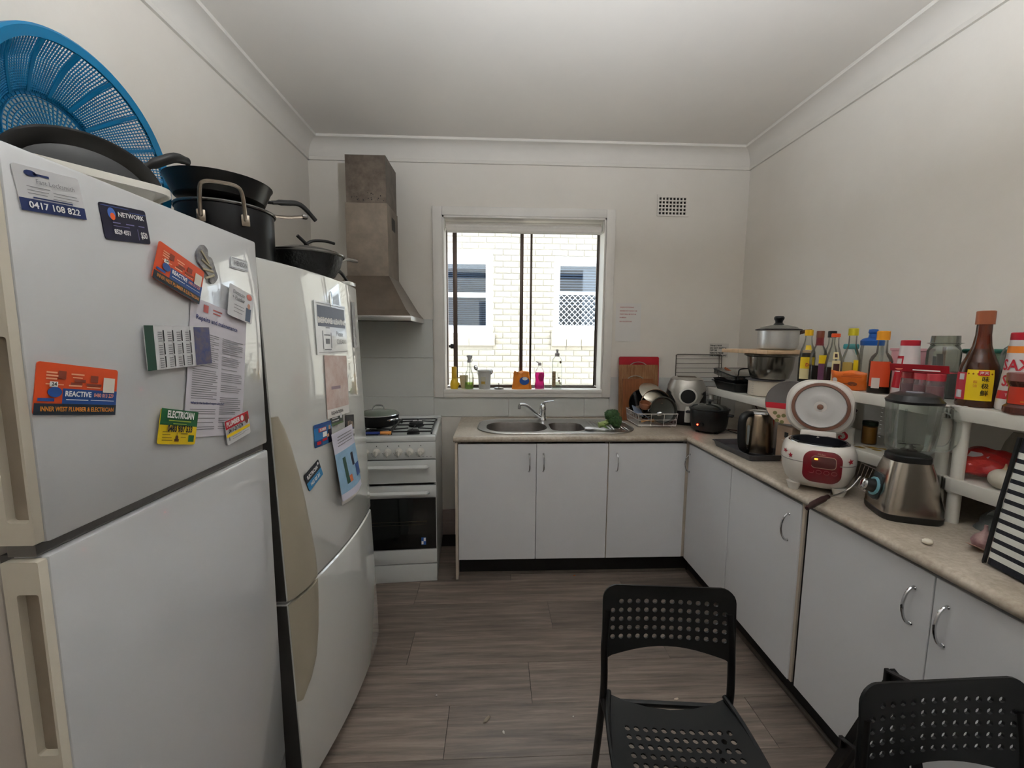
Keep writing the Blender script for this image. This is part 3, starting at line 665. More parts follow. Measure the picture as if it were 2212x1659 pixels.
# second fridge: bowed doors, leaning back two degrees
F2Y0, F2Y1, TH = 1.168, 1.862, math.radians(2)
f2 = thing('fridge', 'white bowed-door fridge with long beige handle panel next to the stove', 'fridge', (-.588, F2Y0, .012)); f2.rotation_euler = (0, -TH, -.053)
F2W = F2Y1-F2Y0; BUL = .03
def bul(y): s = 2*y/F2W-1; return BUL*(1-s*s)
def bow_door(z0, z1, name='door'):
    n = 24; R = []
    P = [(-.055, .0)]+[(bul(F2W*i/n), F2W*i/n) for i in range(n+1)]+[(-.055, F2W)]
    e = .006
    sh = lambda P, k: [(x-k if x > -.05 else x, y) for x, y in P]
    return obj(name, loft([lift(sh(P, e), z0), lift(sh(P, .001), z0+e*.6), lift(P, z0+e*1.4), lift(P, z1-e*1.4), lift(sh(P, .001), z1-e*.6), lift(sh(P, e), z1)]), FRG, f2, 35)
obj('cabinet', box(-.615, -.068, .004, F2W-.004, .03, 1.672, .006), FRG, f2)
obj('gasket', box(-.07, -.054, .02, F2W-.02, .06, 1.66), GASK, f2, 0)
du = bow_door(.684, 1.682); dl = bow_door(.05, .676)
for z0, z1, dd in ((.684, 1.682, du), (.05, .676, dl)): obj('fridge_gap_strip', box(-.052, -.004, -.0025, .0, z0+.004, z1-.004), mat('dark_gap', (58, 56, 54), .5), dd, 0, label='dark grey door edge')  # dark strips on the near door edges stand in for the dark gap between fridges
obj('hinge_cover', box(-.09, .01, F2W-.09, F2W-.02, 1.683, 1.70, .004), FRG, f2); obj('feet', join(*[mv(cyl(.02, -.012, .05, 12), x, y, 0) for x in (-.1,) for y in (.06, F2W-.06)]+[mv(cyl(.02, .008, .05, 12), -.56, y, 0) for y in (.06, F2W-.06)]), BLACKP, f2)
def lens(pts, d):
    """raised handle panel following the bow: pts = (z, width)"""
    rings = []
    for z, wd in pts:
        r = [(bul(wd*t)+.012*math.sin(PI*min(1, t*1.0))**.6+.001, wd*t, z) for t in [i/10 for i in range(11)]]
        rings.append([(-.03, .001, z)]+[(x, max(y, .0005), zz) for x, y, zz in r])
    return obj('handle_panel', loft(rings), FRB, d, 50, label='beige curved handle panel')
lens([(.686, .142), (.76, .140), (.85, .128), (.95, .112), (1.05, .092), (1.13, .07), (1.2, .045), (1.24, .02)], du)
lens([(.36, .02), (.39, .07), (.44, .105), (.52, .125), (.6, .136), (.674, .142)], dl)
obj('badge', mv(rotx(roty(lathe([(0, 0), (.03, 0), (.03, .002), (0, .003)], 24, sy=.35), PI/2), 0), bul(.37)+.001, .37, 1.60), CHROME, du)

# ------------------------------------------------------------------ magnets and papers on the fridges
def f1pos(y, z): return (FX+.0012, y, z), (0, 1, 0), (0, 0, 1)
def f1over(y, z): return (FX+.0075, y, z), (0, 1, 0), (0, 0, 1)      # magnets that pin the printed sheet
def f2pos(y, z):
    yl = y-F2Y0; k = BUL*-2*(2*yl/F2W-1)*2/F2W
    zz = z-.012
    return (-.588+.053*yl+bul(yl)-math.tan(TH)*zz+.0035, y, z), (k+.053, 1, 0), (-math.tan(TH), 0, 1)
def card(name, label, cat, face, y, z, wd, ht, rot, base, prints=(), texts=(), r=.004, t=.0012, group=None, shear=0.):
    loc, u, v = face(y, z); a = math.radians(rot); u = Vector(u).normalized(); v = Vector(v).normalized()
    M = frame(loc, u*math.cos(a)+v*math.sin(a), v*math.cos(a)-u*math.sin(a))
    kb = .25 if face is f2pos else 0.
    ca, sa = math.cos(a), math.sin(a)
    B_ = lambda x, yy: -kb*(x*ca-yy*sa)**2
    ex = [(-wd/2+wd*i/9, -ht/2+ht*j/5) for i in range(1, 9) for j in range(1, 5)] if kb else ()
    s = plate(rrect(-wd/2, wd/2, -ht/2, ht/2, r, 3), [], t, lambda x, yy: (Vector((x, yy, B_(x, yy))), Vector((0, 0, 1))), ex)
    o = tag(obj(name, s, base, None, 30), label, cat, group); o.matrix_world = M
    z0 = t/2+.0003
    for nm, m_, rects in prints:
        S = []
        for rc4 in rects:
            x0, x1, y0, y1 = rc4[:4]
            g = grid_rect(x0*wd, x1*wd, y0*ht, y1*ht, 8 if kb else 1) if len(rc4) == 4 else ([(p[0], p[1], 0) for p in circle((x0+x1)/2*wd, (y0+y1)/2*ht, (x1-x0)/2*wd, 18, (y1-y0)/2*ht)], [tuple(range(18))]); S.append([(p[0], p[1], B_(p[0], p[1])+z0) for p in g[0]]); S[-1] = (S[-1], g[1])
        pr = obj(nm, join(*S), m_, o, 0); z0 += .00025
        if 'lines' in nm or 'grid' in nm: pr['kind'] = 'stuff'
    for tx, x, yy, h, m_, al, bd, sxx in texts:
        g = mv(text(tx, h*ht, bd, al, sxx), x*wd, yy*ht, 0)
        obj('lettering', ([(p[0], p[1], B_(p[0], p[1])+z0+.0003) for p in g[0]], g[1]), m_, o, 0)
    return o
MAGW = mat('magnet_white', (198, 198, 200), .35); MDARK = mat('magnet_navy', (24, 24, 48), .3); GOLD = mat('gold_print', (206, 130, 36), .45)
MORA = mat('magnet_orange', (205, 74, 34), .35); MBLUE = mat('magnet_blue', (34, 74, 138), .35); MGRN = mat('magnet_green', (26, 92, 52), .35)
card('fridge_magnet', 'white locksmith magnet with navy phone-number band, top left of the freezer door', 'magnet', f1pos, .626, 1.674, .088, .057, 7, MAGW,
     [('printed_band', NAVY, [(-.5, .5, -.5, -.22)]), ('printed_lines', GREYPR, [(-.36, -.02, .05, .065), (-.36, -.05, -.03, -.015), (-.36, -.08, -.1, -.085), (.02, .4, .0, .015), (.02, .42, -.07, -.055), (.0, .3, -.14, -.125)]), ('key_logo', NAVY, [(-.36, -.18, .28, .42, 1), (-.22, .0, .32, .37), (-.3, .3, -.195, -.165)])],
     [('Fast Locksmith', .08, .19, .11, GREYPR, 'CENTER', 0, 1), ('0417 108 822', .0, -.36, .15, WHITE, 'CENTER', .03, 1.05)])
card('fridge_magnet', 'dark navy plumbing network magnet with flame logo and fifty-dollar offer', 'magnet', f1pos, .742, 1.663, .088, .056, 7, MDARK,
     [('flame_logo', mat('flame_blue', (70, 110, 190), .4), [(-.36, -.2, .08, .4, 1)]), ('flame_core', ORANGE, [(-.32, -.22, .06, .26, 1)]), ('streak', mat('streak_blue', (70, 90, 150), .4), [(-.48, .1, .42, .44), (.1, .48, .34, .36)]), ('printed_lines', mat('magnet_lilac', (120, 116, 160), .5), [(-.3, -.14, -.02, .01), (-.02, .16, -.02, .01), (.26, .4, -.02, .01), (.22, .23, -.42, -.1), (-.3, .05, -.1, -.085)])],
     [('NETWORK', .12, .24, .13, WHITE, 'CENTER', .03, 1), ('8529 4551', -.13, -.26, .13, WHITE, 'CENTER', .04, .72), ('$50', .35, -.27, .18, WHITE, 'CENTER', .04, .62)])
def reactive(label, y, z, rot):
    return card('fridge_magnet', label, 'magnet', f1over if rot < -15 else f1pos, y, z, .120, .073, rot, MORA,
     [('blue_band', MBLUE, [(-.2, .5, -.28, .02), (-.2, .5, -.5, -.28)]), ('dark_band', mat('magnet_deep', (32, 44, 58), .4), [(-.5, .5, -.5, -.28)]), ('printed_lines', mat('peach_print', (232, 166, 132), .5), [(-.4, -.28, .3, .33), (-.4, -.26, .24, .27), (-.4, -.28, .18, .21), (-.12, .04, .3, .33), (-.1, .02, .24, .26), (-.4, -.2, .08, .1), (-.14, .02, .07, .1), (.08, .26, .06, .08)]),
      ('picture_spot', mat('rust_print', (132, 58, 40), .5), [(-.27, -.18, .2, .36), (-.08, .06, .16, .22), (.12, .22, .18, .32), (-.12, .02, .1, .15), (.07, .27, .1, .15)]), ('day_badge', WHITE, [(-.36, -.28, .04, .14), (-.28, -.27, .04, .14)]), ('blank_square', mat('pale_square', (206, 200, 188), .5), [(.29, .45, -.02, .30)]), ('pipe_logo', MBLUE, [(-.38, -.22, -.16, .04, 1), (-.48, -.3, -.24, -.18)]), ('printed_lines', WHITE, [(-.17, .1, -.205, -.19), (.13, .45, -.2, -.19)])],
     [('REACTIVE', -.03, -.085, .105, WHITE, 'CENTER', .04, .82), ('0480 013 229', .3, -.09, .085, mat('salmon_print', (222, 140, 110), .5), 'CENTER', .02, .68), ('INNER WEST PLUMBER & ELECTRICIAN', .0, -.39, .09, GOLD, 'CENTER', .03, .68), ('24', -.32, .09, .07, BLACK, 'CENTER', .03, 1)])
reactive('orange and blue plumber and electrician magnet at lower left of the freezer door', .635, 1.396, -10.5)
reactive('orange and blue plumber magnet tilted clockwise below the navy network magnet', .846, 1.597, -19)
s_, f_ = sheet(.19, .287, seed=9, amp=.002)
pp = tag(obj('printed_sheet', s_, mat('printed_paper', (196, 192, 200), .6)), 'printed two-column repairs and maintenance sheet held by magnets on the freezer', 'paper')
pp.matrix_world = frame((FX+.0008, .945, 1.400), (0, math.cos(-.19), math.sin(-.19)), (0, math.sin(.19), math.cos(.19)))
rows = []; rn = random.Random(4)
for cx0, cx1 in ((-.083, -.006), (.006, .083)):
    y = .075
    while y > -.128:
        if rn.random() > .15: rows.append((cx0, cx1-rn.random()*.02*(rn.random() > .5), y, .0016))
        y -= .0046
obj('printed_lines', on_sheet(bars(rows), f_, .0009), GREYPR, pp, 0)
obj('lettering', on_sheet(mv(text('Repairs and maintenance', .010, .03, 'LEFT'), -.08, .105, 0), f_, .0009), mat('indigo_print', (54, 58, 110), .5), pp, 0)
obj('lettering', on_sheet(mv(text('What is the landlord responsible for?', .005, .03, 'LEFT'), -.083, -.073, 0), f_, .0012), MATS['indigo_print'], pp, 0)
obj('letterhead', on_sheet(bars([(-.06, -.045, .128, .016), (-.03, .0, .131, .003), (-.03, -.005, .124, .003)]), f_, .0009), mat('letterhead_red', (170, 84, 80), .5), pp, 0)
card('fridge_magnet', 'calendar magnet with green spine and city night photo beside the printed sheet', 'magnet', f1over, .833, 1.457, .165, .08, .8, MAGW,
     [('green_spine', mat('spine_green', (24, 62, 48), .4), [(-.5, -.38, -.5, .5)]), ('photo', mat('city_photo', (44, 60, 112), .3, noise=(45, .6), col2=(96, 84, 92)), [(.22, .5, -.48, .48)]),
      ('month_grid', GREYPR, [(-.33+c*.135+dx, -.33+c*.135+dx+.055, .36-r*.3-.05*q-.02, .36-r*.3-.05*q) for c in range(4) for r in range(3) for q in range(5) for dx in (0,)]), ('month_bar', BLACK, [(-.26+c*.135, -.245+c*.135, .14-r*.3, .4-r*.3) for c in range(4) for r in range(3)])],
     [])
card('fridge_magnet', 'green and yellow electrician magnet below the calendar magnet', 'magnet', f1over, .811, 1.302, .095, .066, -15, mat('magnet_yellow', (214, 182, 24), .35),
     [('green_band', MGRN, [(-.5, .5, .04, .5)]), ('green_box', MGRN, [(.28, .44, -.42, -.22)]), ('ornament', mat('bronze_print', (92, 58, 24), .5), [(-.1, .02, -.42, -.34), (-.08, .0, -.38, -.24, 1), (-.045, -.035, -.26, -.16)]), ('printed_lines', mat('olive_print', (120, 100, 20), .5), [(-.42, -.24, -.16, -.14), (-.42, -.22, -.24, -.22), (-.42, -.18, -.32, -.3), (-.42, -.15, -.4, -.38), (.06, .24, -.2, -.17), (.06, .2, -.3, -.28)]), ('green_text', mat('lime_print', (150, 170, 60), .5), [(-.3, .3, .16, .19), (-.18, .18, .08, .1)])],
     [('ELECTRICIAN', 0, .34, .2, WHITE, 'CENTER', .05, .62), ('0483 987 533', .02, -.06, .19, BLACK, 'CENTER', .05, .66)])
card('fridge_magnet', 'red and white plumber magnet at the lower corner of the freezer door', 'magnet', f1over, .992, 1.262, .09, .057, 6.5, MAGW,
     [('red_band', RED, [(-.5, .5, .14, .5)]), ('yellow_swoosh', YELLOW, [(-.5, .5, -.2, -.07)]), ('portrait_spot', mat('skin_print', (120, 60, 44), .5), [(.3, .46, .0, .42, 1)]), ('round_logo', WHITE, [(.13, .26, .2, .44, 1)]), ('printed_lines', GREYPR, [(-.3, .1, -.25, -.235), (-.3, .2, -.34, -.325), (.15, .45, -.2, -.185), (.15, .4, -.3, -.285), (-.44, -.4, -.34, -.2)])],
     [('PLUMBER', -.2, .33, .2, WHITE, 'CENTER', .05, .75), ('0411-217-574', -.12, .04, .17, BLACK, 'CENTER', .04, .72)])
card('fridge_magnet', 'small pale rectangular souvenir magnet near the top right freezer corner', 'magnet', f1pos, 1.050, 1.651, .066, .027, 0, mat('magnet_silver', (196, 200, 204), .25), [('printed_frame', GREYPR, [(-.45, .45, .38, .42), (-.45, .45, -.42, -.38)])], [('HENSON', .05, 0, .42, GREYPR, 'CENTER', .02, .8)])
card('fridge_magnet', 'pale electrician magnet with photo of a person holding a tool, freezer right edge', 'magnet', f1over, 1.035, 1.554, .094, .074, -13, MAGW,
     [('photo_person', mat('navy_uniform', (62, 78, 100), .4), [(.2, .42, -.46, -.02)]), ('photo_face', mat('face_print', (186, 140, 120), .5), [(.25, .37, -.04, .14, 1)]), ('hat_spot', mat('coral_print', (206, 120, 110), .5), [(.18, .42, .26, .46, 1)]), ('printed_lines', GREYPR, [(-.3, .1, -.1, -.08), (-.3, .12, -.2, -.18), (-.3, .05, -.32, -.3)])],
     [('Electrician', -.14, .3, .12, GREYPR, 'CENTER', .02, .9), ('+ Plumber', -.14, .13, .12, GREYPR, 'CENTER', .02, .9)])
fg = smooth_path([(-.03, .008, 0), (-.028, .022, 0), (-.014, .026, 0), (-.004, .018, 0), (.006, .024, 0), (.03, .016, 0), (.045, .010, 0), (.046, -.012, 0), (.036, -.018, 0), (.03, -.012, 0), (.01, -.014, 0), (-.012, -.018, 0), (-.026, -.010, 0)], 3, True)
mg = tag(obj('fridge_magnet', prism([(p.x, p.y) for p in fg], 0, .004), mat('pewter_magnet', (150, 148, 146), .4, .4, noise=(60, .5), col2=(96, 96, 104))), 'grey sculpted souvenir magnet tilted on the freezer door', 'magnet')
mg.matrix_world = frame((FX+.0003, .925, 1.634), (0, math.cos(-.85), math.sin(-.85)), (0, math.sin(.85), math.cos(.85)))
obj('relief', join(*[mv(rotz(box(-.016, .016, -.0025, .0025, .0035, .006, .001, 1), .4*i), -.008+i*.012, .006-i*.006, 0) for i in range(4)]), mat('relief_sand', (176, 166, 138), .5, noise=(80, .4)), mg)
# fridge 2
card('printed_sheet', 'laminated notice in a clear sleeve high on the bowed fridge door', 'paper', f2pos, 1.535, 1.508, .255, .182, -1, mat('laminate_white', (214, 216, 220), .12, coat=.6),
     [('dark_band', mat('slate_print', (92, 98, 116), .4), [(-.44, .44, .18, .42), (-.44, .44, .03, .1)]), ('vase_drawing', mat('pencil_grey', (120, 122, 128), .5), [(-.3, -.12, -.14, -.12), (-.34, -.32, -.4, -.05), (-.1, -.08, -.38, -.08), (-.3, -.1, -.42, -.4), (-.26, -.14, -.3, -.2), (-.24, -.12, .0, .02)]), ('inner_frame', GREYPR, [(-.46, .46, .455, .465), (-.46, .46, -.465, -.455)])],
     [('BEFORE', -.24, .14, .11, WHITE, 'CENTER', .04, 1.1), ('LEAVING', .24, .14, .11, WHITE, 'CENTER', .04, 1.0), ('Please', .2, -.1, .1, GREYPR, 'CENTER', 0, 1), ('CLEAN', .24, -.26, .1, GREYPR, 'CENTER', 0, 1.1)], r=.003)
card('printed_sheet', 'crumpled clear sleeve at the far edge of the bowed fridge door', 'paper', f2pos, 1.775, 1.53, .05, .19, -2, mat('sleeve_grey', (150, 146, 150), .2, coat=.5, noise=(40, .5), bump=(40, .6)), [('sleeve_print', mat('sleeve_dark', (96, 92, 92), .3), [(-.5, -.3, -.2, .5)])], [], r=.002)
card('printed_sheet', 'pinkish stained flyer hanging below the laminated notice', 'paper', f2pos, 1.540, 1.30, .190, .222, -3, mat('pink_flyer', (210, 196, 190), .5, noise=(14, .1), col2=(190, 160, 150)),
     [('smudge', mat('smudge_mauve', (150, 132, 140), .6), [(-.3, .1, -.05, 0)]), ('white_footer', PAPER, [(-.5, .5, -.5, -.36)])], [('RICH & OLIVIA', -.1, -.43, .055, BLACK, 'CENTER', .02, .9)], r=.002)
card('fridge_magnet', 'small dark business-card magnet with round logo under the pink flyer', 'magnet', f2pos, 1.512, 1.184, .1, .046, -3, mat('magnet_charcoal', (66, 70, 66), .4), [('printed_lines', MAGW, [(-.42, .1, .22, .3), (-.42, .05, .02, .1), (-.42, .12, -.2, -.12)]), ('round_logo', MAGW, [(.22, .4, -.1, .34, 1)]), ('green_foot', mat('moss_print', (86, 108, 70), .5), [(-.5, .5, -.5, -.34)])], [])
card('fridge_magnet', 'dark photo magnet showing a row of people, right of the papers', 'magnet', f2pos, 1.628, 1.130, .092, .088, -9, mat('magnet_black', (40, 38, 40), .4), [('people_row', mat('pale_people', (170, 150, 130), .5, noise=(60, .4)), [(-.3, -.18, -.1, .22), (-.1, .02, -.08, .24), (.1, .22, -.1, .2), (.26, .36, -.08, .18)]), ('white_foot', MAGW, [(-.5, .5, -.38, -.16)]), ('denim', BLUEPR, [(-.24, .3, -.14, -.06)])], [])
card('fridge_magnet', 'bright blue plumber magnet with red lettering overlapping hanging papers', 'magnet', f2pos, 1.405, 1.150, .112, .076, -2, mat('magnet_azure', (34, 112, 170), .35),
     [('navy_edge', MBLUE, [(-.5, -.1, -.5, -.2), (-.5, .5, .34, .5)]), ('red_name', RED, [(-.28, .16, .12, .3)]), ('price_box', WHITE, [(-.06, .18, -.14, .08)]), ('person', MDARK, [(.24, .48, -.5, .12)]), ('face', mat('face_print2', (190, 140, 110), .5), [(.3, .42, .12, .3), (.16, .3, -.2, -.06)]), ('red_tag', RED, [(-.4, -.18, -.4, -.26), (-.1, .18, -.32, -.2)])], [('PLUMBER', -.06, .21, .13, WHITE, 'CENTER', .04, .7)])
card('fridge_magnet', 'black and blue electrician magnet tilted beside the beige handle panel', 'magnet', f2pos, 1.330, 1.030, .088, .062, 20, mat('magnet_ink', (38, 40, 46), .35),
     [('blue_half', mat('magnet_cyan', (40, 124, 176), .35), [(-.5, .5, -.5, -.02)]), ('round_logo', WHITE, [(.34, .44, .26, .42, 1)])], [('ELECTRICIAN', -.05, .22, .2, WHITE, 'CENTER', .05, .6), ('0433 920 261', .0, -.26, .2, WHITE, 'CENTER', .05, .6)])
hp = thing('hanging_papers', 'thick wad of curled letters and leaflets pinned on the bowed fridge door', 'papers', M=frame(*f2pos(1.545, 1.005)))
for k in range(7):
    wd, ht = .185-.006*k, .245+.008*(k % 3)
    nx, ny = 8, 10; V = []
    for j in range(ny+1):
        for i in range(nx+1):
            x = -wd/2+wd*i/nx-.012+.004*k*(1-j/ny); y = ht/2-ht*(1-j/ny)+.01-.004*k; d = 1-j/ny
            V.append((x, y, .002+.0032*(7-k)*(.25+d)+.012*d*d*math.sin(i/nx*PI)-.012*math.sin(i/nx*PI)*0-.25*x*x))
    F = [(j*(nx+1)+i, j*(nx+1)+i+1, (j+1)*(nx+1)+i+1, (j+1)*(nx+1)+i) for j in range(ny) for i in range(nx)]
    pg = obj('page', (V, F), PAPER if k else mat('leaflet_paper', (200, 198, 212), .5), hp, 60)
    if k == 0:
        def q(x0, x1, y0, y1, m_, nm, off=.0008):
            I = [int(round(x0*nx)), int(round(x1*nx)), int(round(y0*ny)), int(round(y1*ny))]
            FF = [(j*(nx+1)+i, j*(nx+1)+i+1, (j+1)*(nx+1)+i+1, (j+1)*(nx+1)+i) for j in range(I[2], I[3]) for i in range(I[0], I[1])]
            obj(nm, ([(a, b, c+off) for a, b, c in V], FF), m_, pg, 60)
        q(0, 1, .1, .7, mat('leaflet_sky', (142, 178, 206), .5, noise=(30, .15)), 'leaflet_photo'); q(.2, .35, .25, .6, mat('leaflet_green', (46, 82, 70), .5), 'leaflet_figure', .0012); q(.6, .75, .35, .65, MDARK, 'leaflet_figure', .0012)
        q(.75, 1, .2, .4, MBLUE, 'leaflet_badge', .0016); q(.1, .8, .15, .22, MBLUE, 'leaflet_band', .0016); q(.35, .5, .2, .3, mat('leaflet_rust', (190, 104, 60), .5), 'leaflet_spot', .0018)
        obj('printed_lines', mv(bars([(-.075, .055, .115-.011*k2, .003) for k2 in range(4)]), 0, 0, .0128), GREYPR, pg, 0)
# ------------------------------------------------------------------ on top of the fridges
BLUEB = mat('blue_basket_plastic', (6, 118, 168), .4)
bk = thing('colander_basket', 'large round blue plastic colander basket leaning against the left wall', 'basket', M=frame((-1.09, 1.235, 1.983), (0, 1, 0), (-.06, 0, 1)))
R0, R1, RB, DP = .265, .238, .135, .095        # rim, inner rim, base ring radius, depth (local z towards the room)
obj('rim', lathe([(R1, -.006), (R0-.006, .0), (R0, -.004), (R0, -.03), (R0-.004, -.03), (R0-.004, -.008), (R1, -.012)], 72, False), BLUEB, bk)
wl = lambda t: (R1+(RB-R1)*t, -.008-DP*(t**.75))
S = []
for i in range(16):
    a = 2*PI*i/16; ca, sa = math.cos(a), math.sin(a)
    S.append(ribbon([(wl(t)[0]*ca, wl(t)[0]*sa, wl(t)[1]) for t in (0, .2, .4, .6, .8, 1)], (-sa, ca, 0), .010, .004))
obj('ribs', join(*S), BLUEB, bk)
obj('base_ring', lathe([(RB+.006, -DP-.004), (RB+.006, -DP-.012), (RB-.008, -DP-.014), (RB-.008, -DP-.008)], 64, False), BLUEB, bk)
S = []
for k in range(1, 20):
    t = k/20; r_, z_ = wl(t); S.append(tube([(r_*math.cos(2*PI*i/96), r_*math.sin(2*PI*i/96), z_) for i in range(96)], .0013, 4, True))
for i in range(176):
    a = 2*PI*i/176; ca, sa = math.cos(a), math.sin(a)
    S.append(tube([(wl(t)[0]*ca, wl(t)[0]*sa, wl(t)[1]-.001) for t in (0, .33, .66, 1)], .0017, 4, cap=False))
mw = obj('side_mesh', join(*S), BLUEB, bk); mw['kind'] = 'stuff'
S = []
for k in range(1, 12): S.append(tube([(k*.0112*math.cos(2*PI*i/48), k*.0112*math.sin(2*PI*i/48), -DP-.012) for i in range(48)], .0016, 4, True))
for i in range(60):
    a = 2*PI*i/60; S.append(tube([(.03*math.cos(a), .03*math.sin(a), -DP-.0125), (RB*math.cos(a), RB*math.sin(a), -DP-.0125)], .0019, 4))
S.append(mv(cyl(.032, -.002, .002, 24), 0, 0, -DP-.012))
mw = obj('base_mesh', join(*S), BLUEB, bk); mw['kind'] = 'stuff'

tb = thing('plastic_tub', 'shallow white plastic tub on top of the magnet-covered fridge', 'tub', (-.867, .804, 1.7215), math.radians(-33.2))
o_ = lambda k, r: rrect(-.145*k-.0, .145*k, -.178*k, .178*k, r, 5)
obj('shell', loft([lift(o_(.9, .03), 0), lift(o_(.97, .03), .034), lift(o_(1.06, .035), .036), lift(o_(1.07, .035), .030), lift(o_(1.085, .035), .030), lift(o_(1.085, .035), .043), lift(o_(.99, .03), .044), lift(o_(.95, .03), .036), lift(o_(.88, .03), .004)], True, True), WHITEP, tb)

def pan_profile(R, h, t=.003, base=.75): return [(0, 0), (R*base, 0), (R*.9, h*.25), (R, h), (R+.004, h+.001), (R-t, h), (R*.9-t, h*.25+t), (R*base-t, t), (0, t)]
def handle_path(x0, L, z, drop=0., r=.011): return tube(smooth_path([(x0, 0, z), (x0+L*.3, 0, z+.012), (x0+L*.65, 0, z+.018), (x0+L, 0, z+.008+drop)], 5), [r*.7]*3+[r]*10+[r*.9]*3, 10, flat=.7)
# pan that lies tilted in the tub
M = Matrix.Translation((-.947, 1.044, 1.8495)) @ Matrix.Rotation(.904, 4, 'Y') @ Matrix.Rotation(.609, 4, 'X')
bp = thing('frying_pan', 'black frying pan leaning on the blue basket behind the white tub', 'pan', M=M)
obj('pan_body', lathe([(0, -.045), (.098, -.045), (.119, -.036), (.133, -.002), (.137, 0), (.131, -.003), (.116, -.033), (.097, -.041), (0, -.041)], 48), BLACKM, bp)
obj('handle', rotz(handle_path(.136, .12, -.006, -.012, .0125), math.radians(99)), BLACKP, bp)
# stock pot
pt = thing('stock_pot', 'tall black stock pot with steel loop handles on the bowed fridge', 'pot', (-.925, 1.515, 1.700))
POTB = mat('black_anodised', (26, 26, 29), .34, .3, noise=(10, .2))
obj('pot_body', lathe([(0, 0), (.135, 0), (.140, .006), (.142, .196), (.145, .198), (.139, .199), (.137, .196), (.136, .01), (0, .008)], 48), POTB, pt)
obj('lid', lathe([(.147, .199), (.149, .203), (.147, .207), (.13, .209), (.03, .216), (0, .217)], 48), DARKMETAL, pt)
for a in (math.radians(-62), math.radians(118)):
    ca, sa = math.cos(a), math.sin(a); hp_ = [(.142, -.058, .15), (.152, -.058, .16), (.172, -.054, .222), (.18, -.04, .242), (.183, 0, .245), (.18, .04, .242), (.172, .054, .222), (.152, .058, .16), (.142, .058, .15)]
    h = obj('loop_handle', rotz(join(tube(smooth_path(hp_, 4), .0058, 8), *[box(.139, .1455, s*.058-.012, s*.058+.012, .132, .168, .003) for s in (-1, 1)]), a), mat('worn_steel', (158, 146, 132), .3, 1., noise=(20, .3)), pt)
# pan nested on the stock pot
tp_ = thing('saute_pan', 'deep black saute pan sitting on the stock pot lid', 'pan', (-.925, 1.490, 1.922))
obj('pan_body', lathe([(0, 0), (.112, 0), (.128, .008), (.150, .06), (.154, .064), (.149, .063), (.126, .012), (.11, .004), (0, .004)], 48), BLACKM, tp_)
obj('handle', rotz(join(tube([(.145, 0, .045), (.17, 0, .048)], .006, 8), handle_path(.165, .165, .048, -.035, .0125)), math.radians(52)), BLACKP, tp_)
sv = thing('serving_utensil', 'steel utensil handle sticking out under the saute pan', 'utensil', (-.80, 1.62, 1.918), math.radians(45))
obj('shaft', tube(smooth_path([(-.03, 0, 0), (.03, 0, .006), (.085, 0, .02)], 4), .008, 8, flat=.5), MATS['worn_steel'], sv); obj('end_cap', mv(box(.08, .10, -.011, .011, .012, .028, .004), 0, 0, 0), DARKMETAL, sv)
# wok with lid at the far end
wk = thing('wok', 'black wok with lid and long steel handle at the far end of the fridge tops', 'wok', (-.775, 1.775, 1.7065))
WOKB = mat('wok_black', (20, 20, 21), .42, .2, noise=(35, .5), bump=(70, .4))
obj('wok_body', lathe([(0, 0), (.07, 0), (.105, .022), (.128, .062), (.140, .105), (.143, .107), (.138, .105), (.125, .063), (.10, .026), (.068, .004), (0, .004)], 48), WOKB, wk)
obj('rim_band', lathe([(.1415, .100), (.146, .104), (.146, .109), (.138, .11)], 48, False), DARKMETAL, wk)
ld = obj('lid', lathe([(.140, .108), (.13, .116), (.09, .128), (.03, .136), (0, .137)], 40), DARKMETAL, wk)
obj('lid_handle', join(tube(smooth_path([(0, 0, .135), (0, 0, .15), (-.022, -.028, .178)], 4), [.009]*5+[.007]*4, 8), tube(smooth_path([(0, 0, .15), (.018, .024, .168), (.05, .07, .178), (.075, .105, .176)], 4), .006, 8)), BLACKP, ld)
obj('handle', rotz(tube(smooth_path([(.13, 0, .088), (.17, 0, .108), (.22, 0, .128), (.29, 0, .130)], 5), [.006]*5+[.0075]*11, 8), math.radians(66)), STEEL, wk)
obj('lower_handle', rotz(handle_path(.118, .13, .052, -.024, .0115), math.radians(72)), BLACKP, wk)

# ------------------------------------------------------------------ pan on the stove
cp = thing('casserole_pan', 'black pan with glass lid on the left stove burners', 'pan', (-.735, 2.605, .927))
obj('pan_body', lathe([(0, 0), (.1, 0), (.118, .012), (.124, .068), (.127, .070), (.121, .068), (.114, .014), (.098, .004), (0, .004)], 44), BLACKM, cp)
ld = obj('lid', lathe([(.124, .071), (.11, .085), (.06, .096), (0, .099)], 44), thin_glass('lid_glass', (176, 186, 170), .16, .35), cp)
obj('lid_rim', lathe([(.124, .069), (.128, .072), (.124, .076), (.12, .074)], 44, False), CHROME, ld)
obj('lid_handle', tube(smooth_path([(-.04, 0, .094), (-.036, 0, .108), (-.022, 0, .124), (.022, 0, .124), (.036, 0, .108), (.04, 0, .094)], 4), .0045, 8), CHROME, ld)
for a in (math.radians(-38), math.radians(142)):
    obj('side_handle', rotz(tube(smooth_path([(.12, -.036, .048), (.145, -.034, .052), (.158, -.016, .056), (.158, .016, .056), (.145, .034, .052), (.12, .036, .048)], 4), .0065, 8), a), CHROME, cp)
gl = thing('gas_lighter', 'blue and orange gas lighter lying on the front of the hob', 'lighter', (-.70, 2.425, .9155), math.radians(4))
obj('barrel', roty(mv(cyl(.0085, -.1, .02, 12, .002), 0, 0, 0), PI/2), mat('lighter_blue', (34, 52, 120), .3), gl); obj('grip', roty(cyl(.0105, .02, .085, 12, .003), PI/2), mat('lighter_orange', (206, 138, 70), .4), gl)

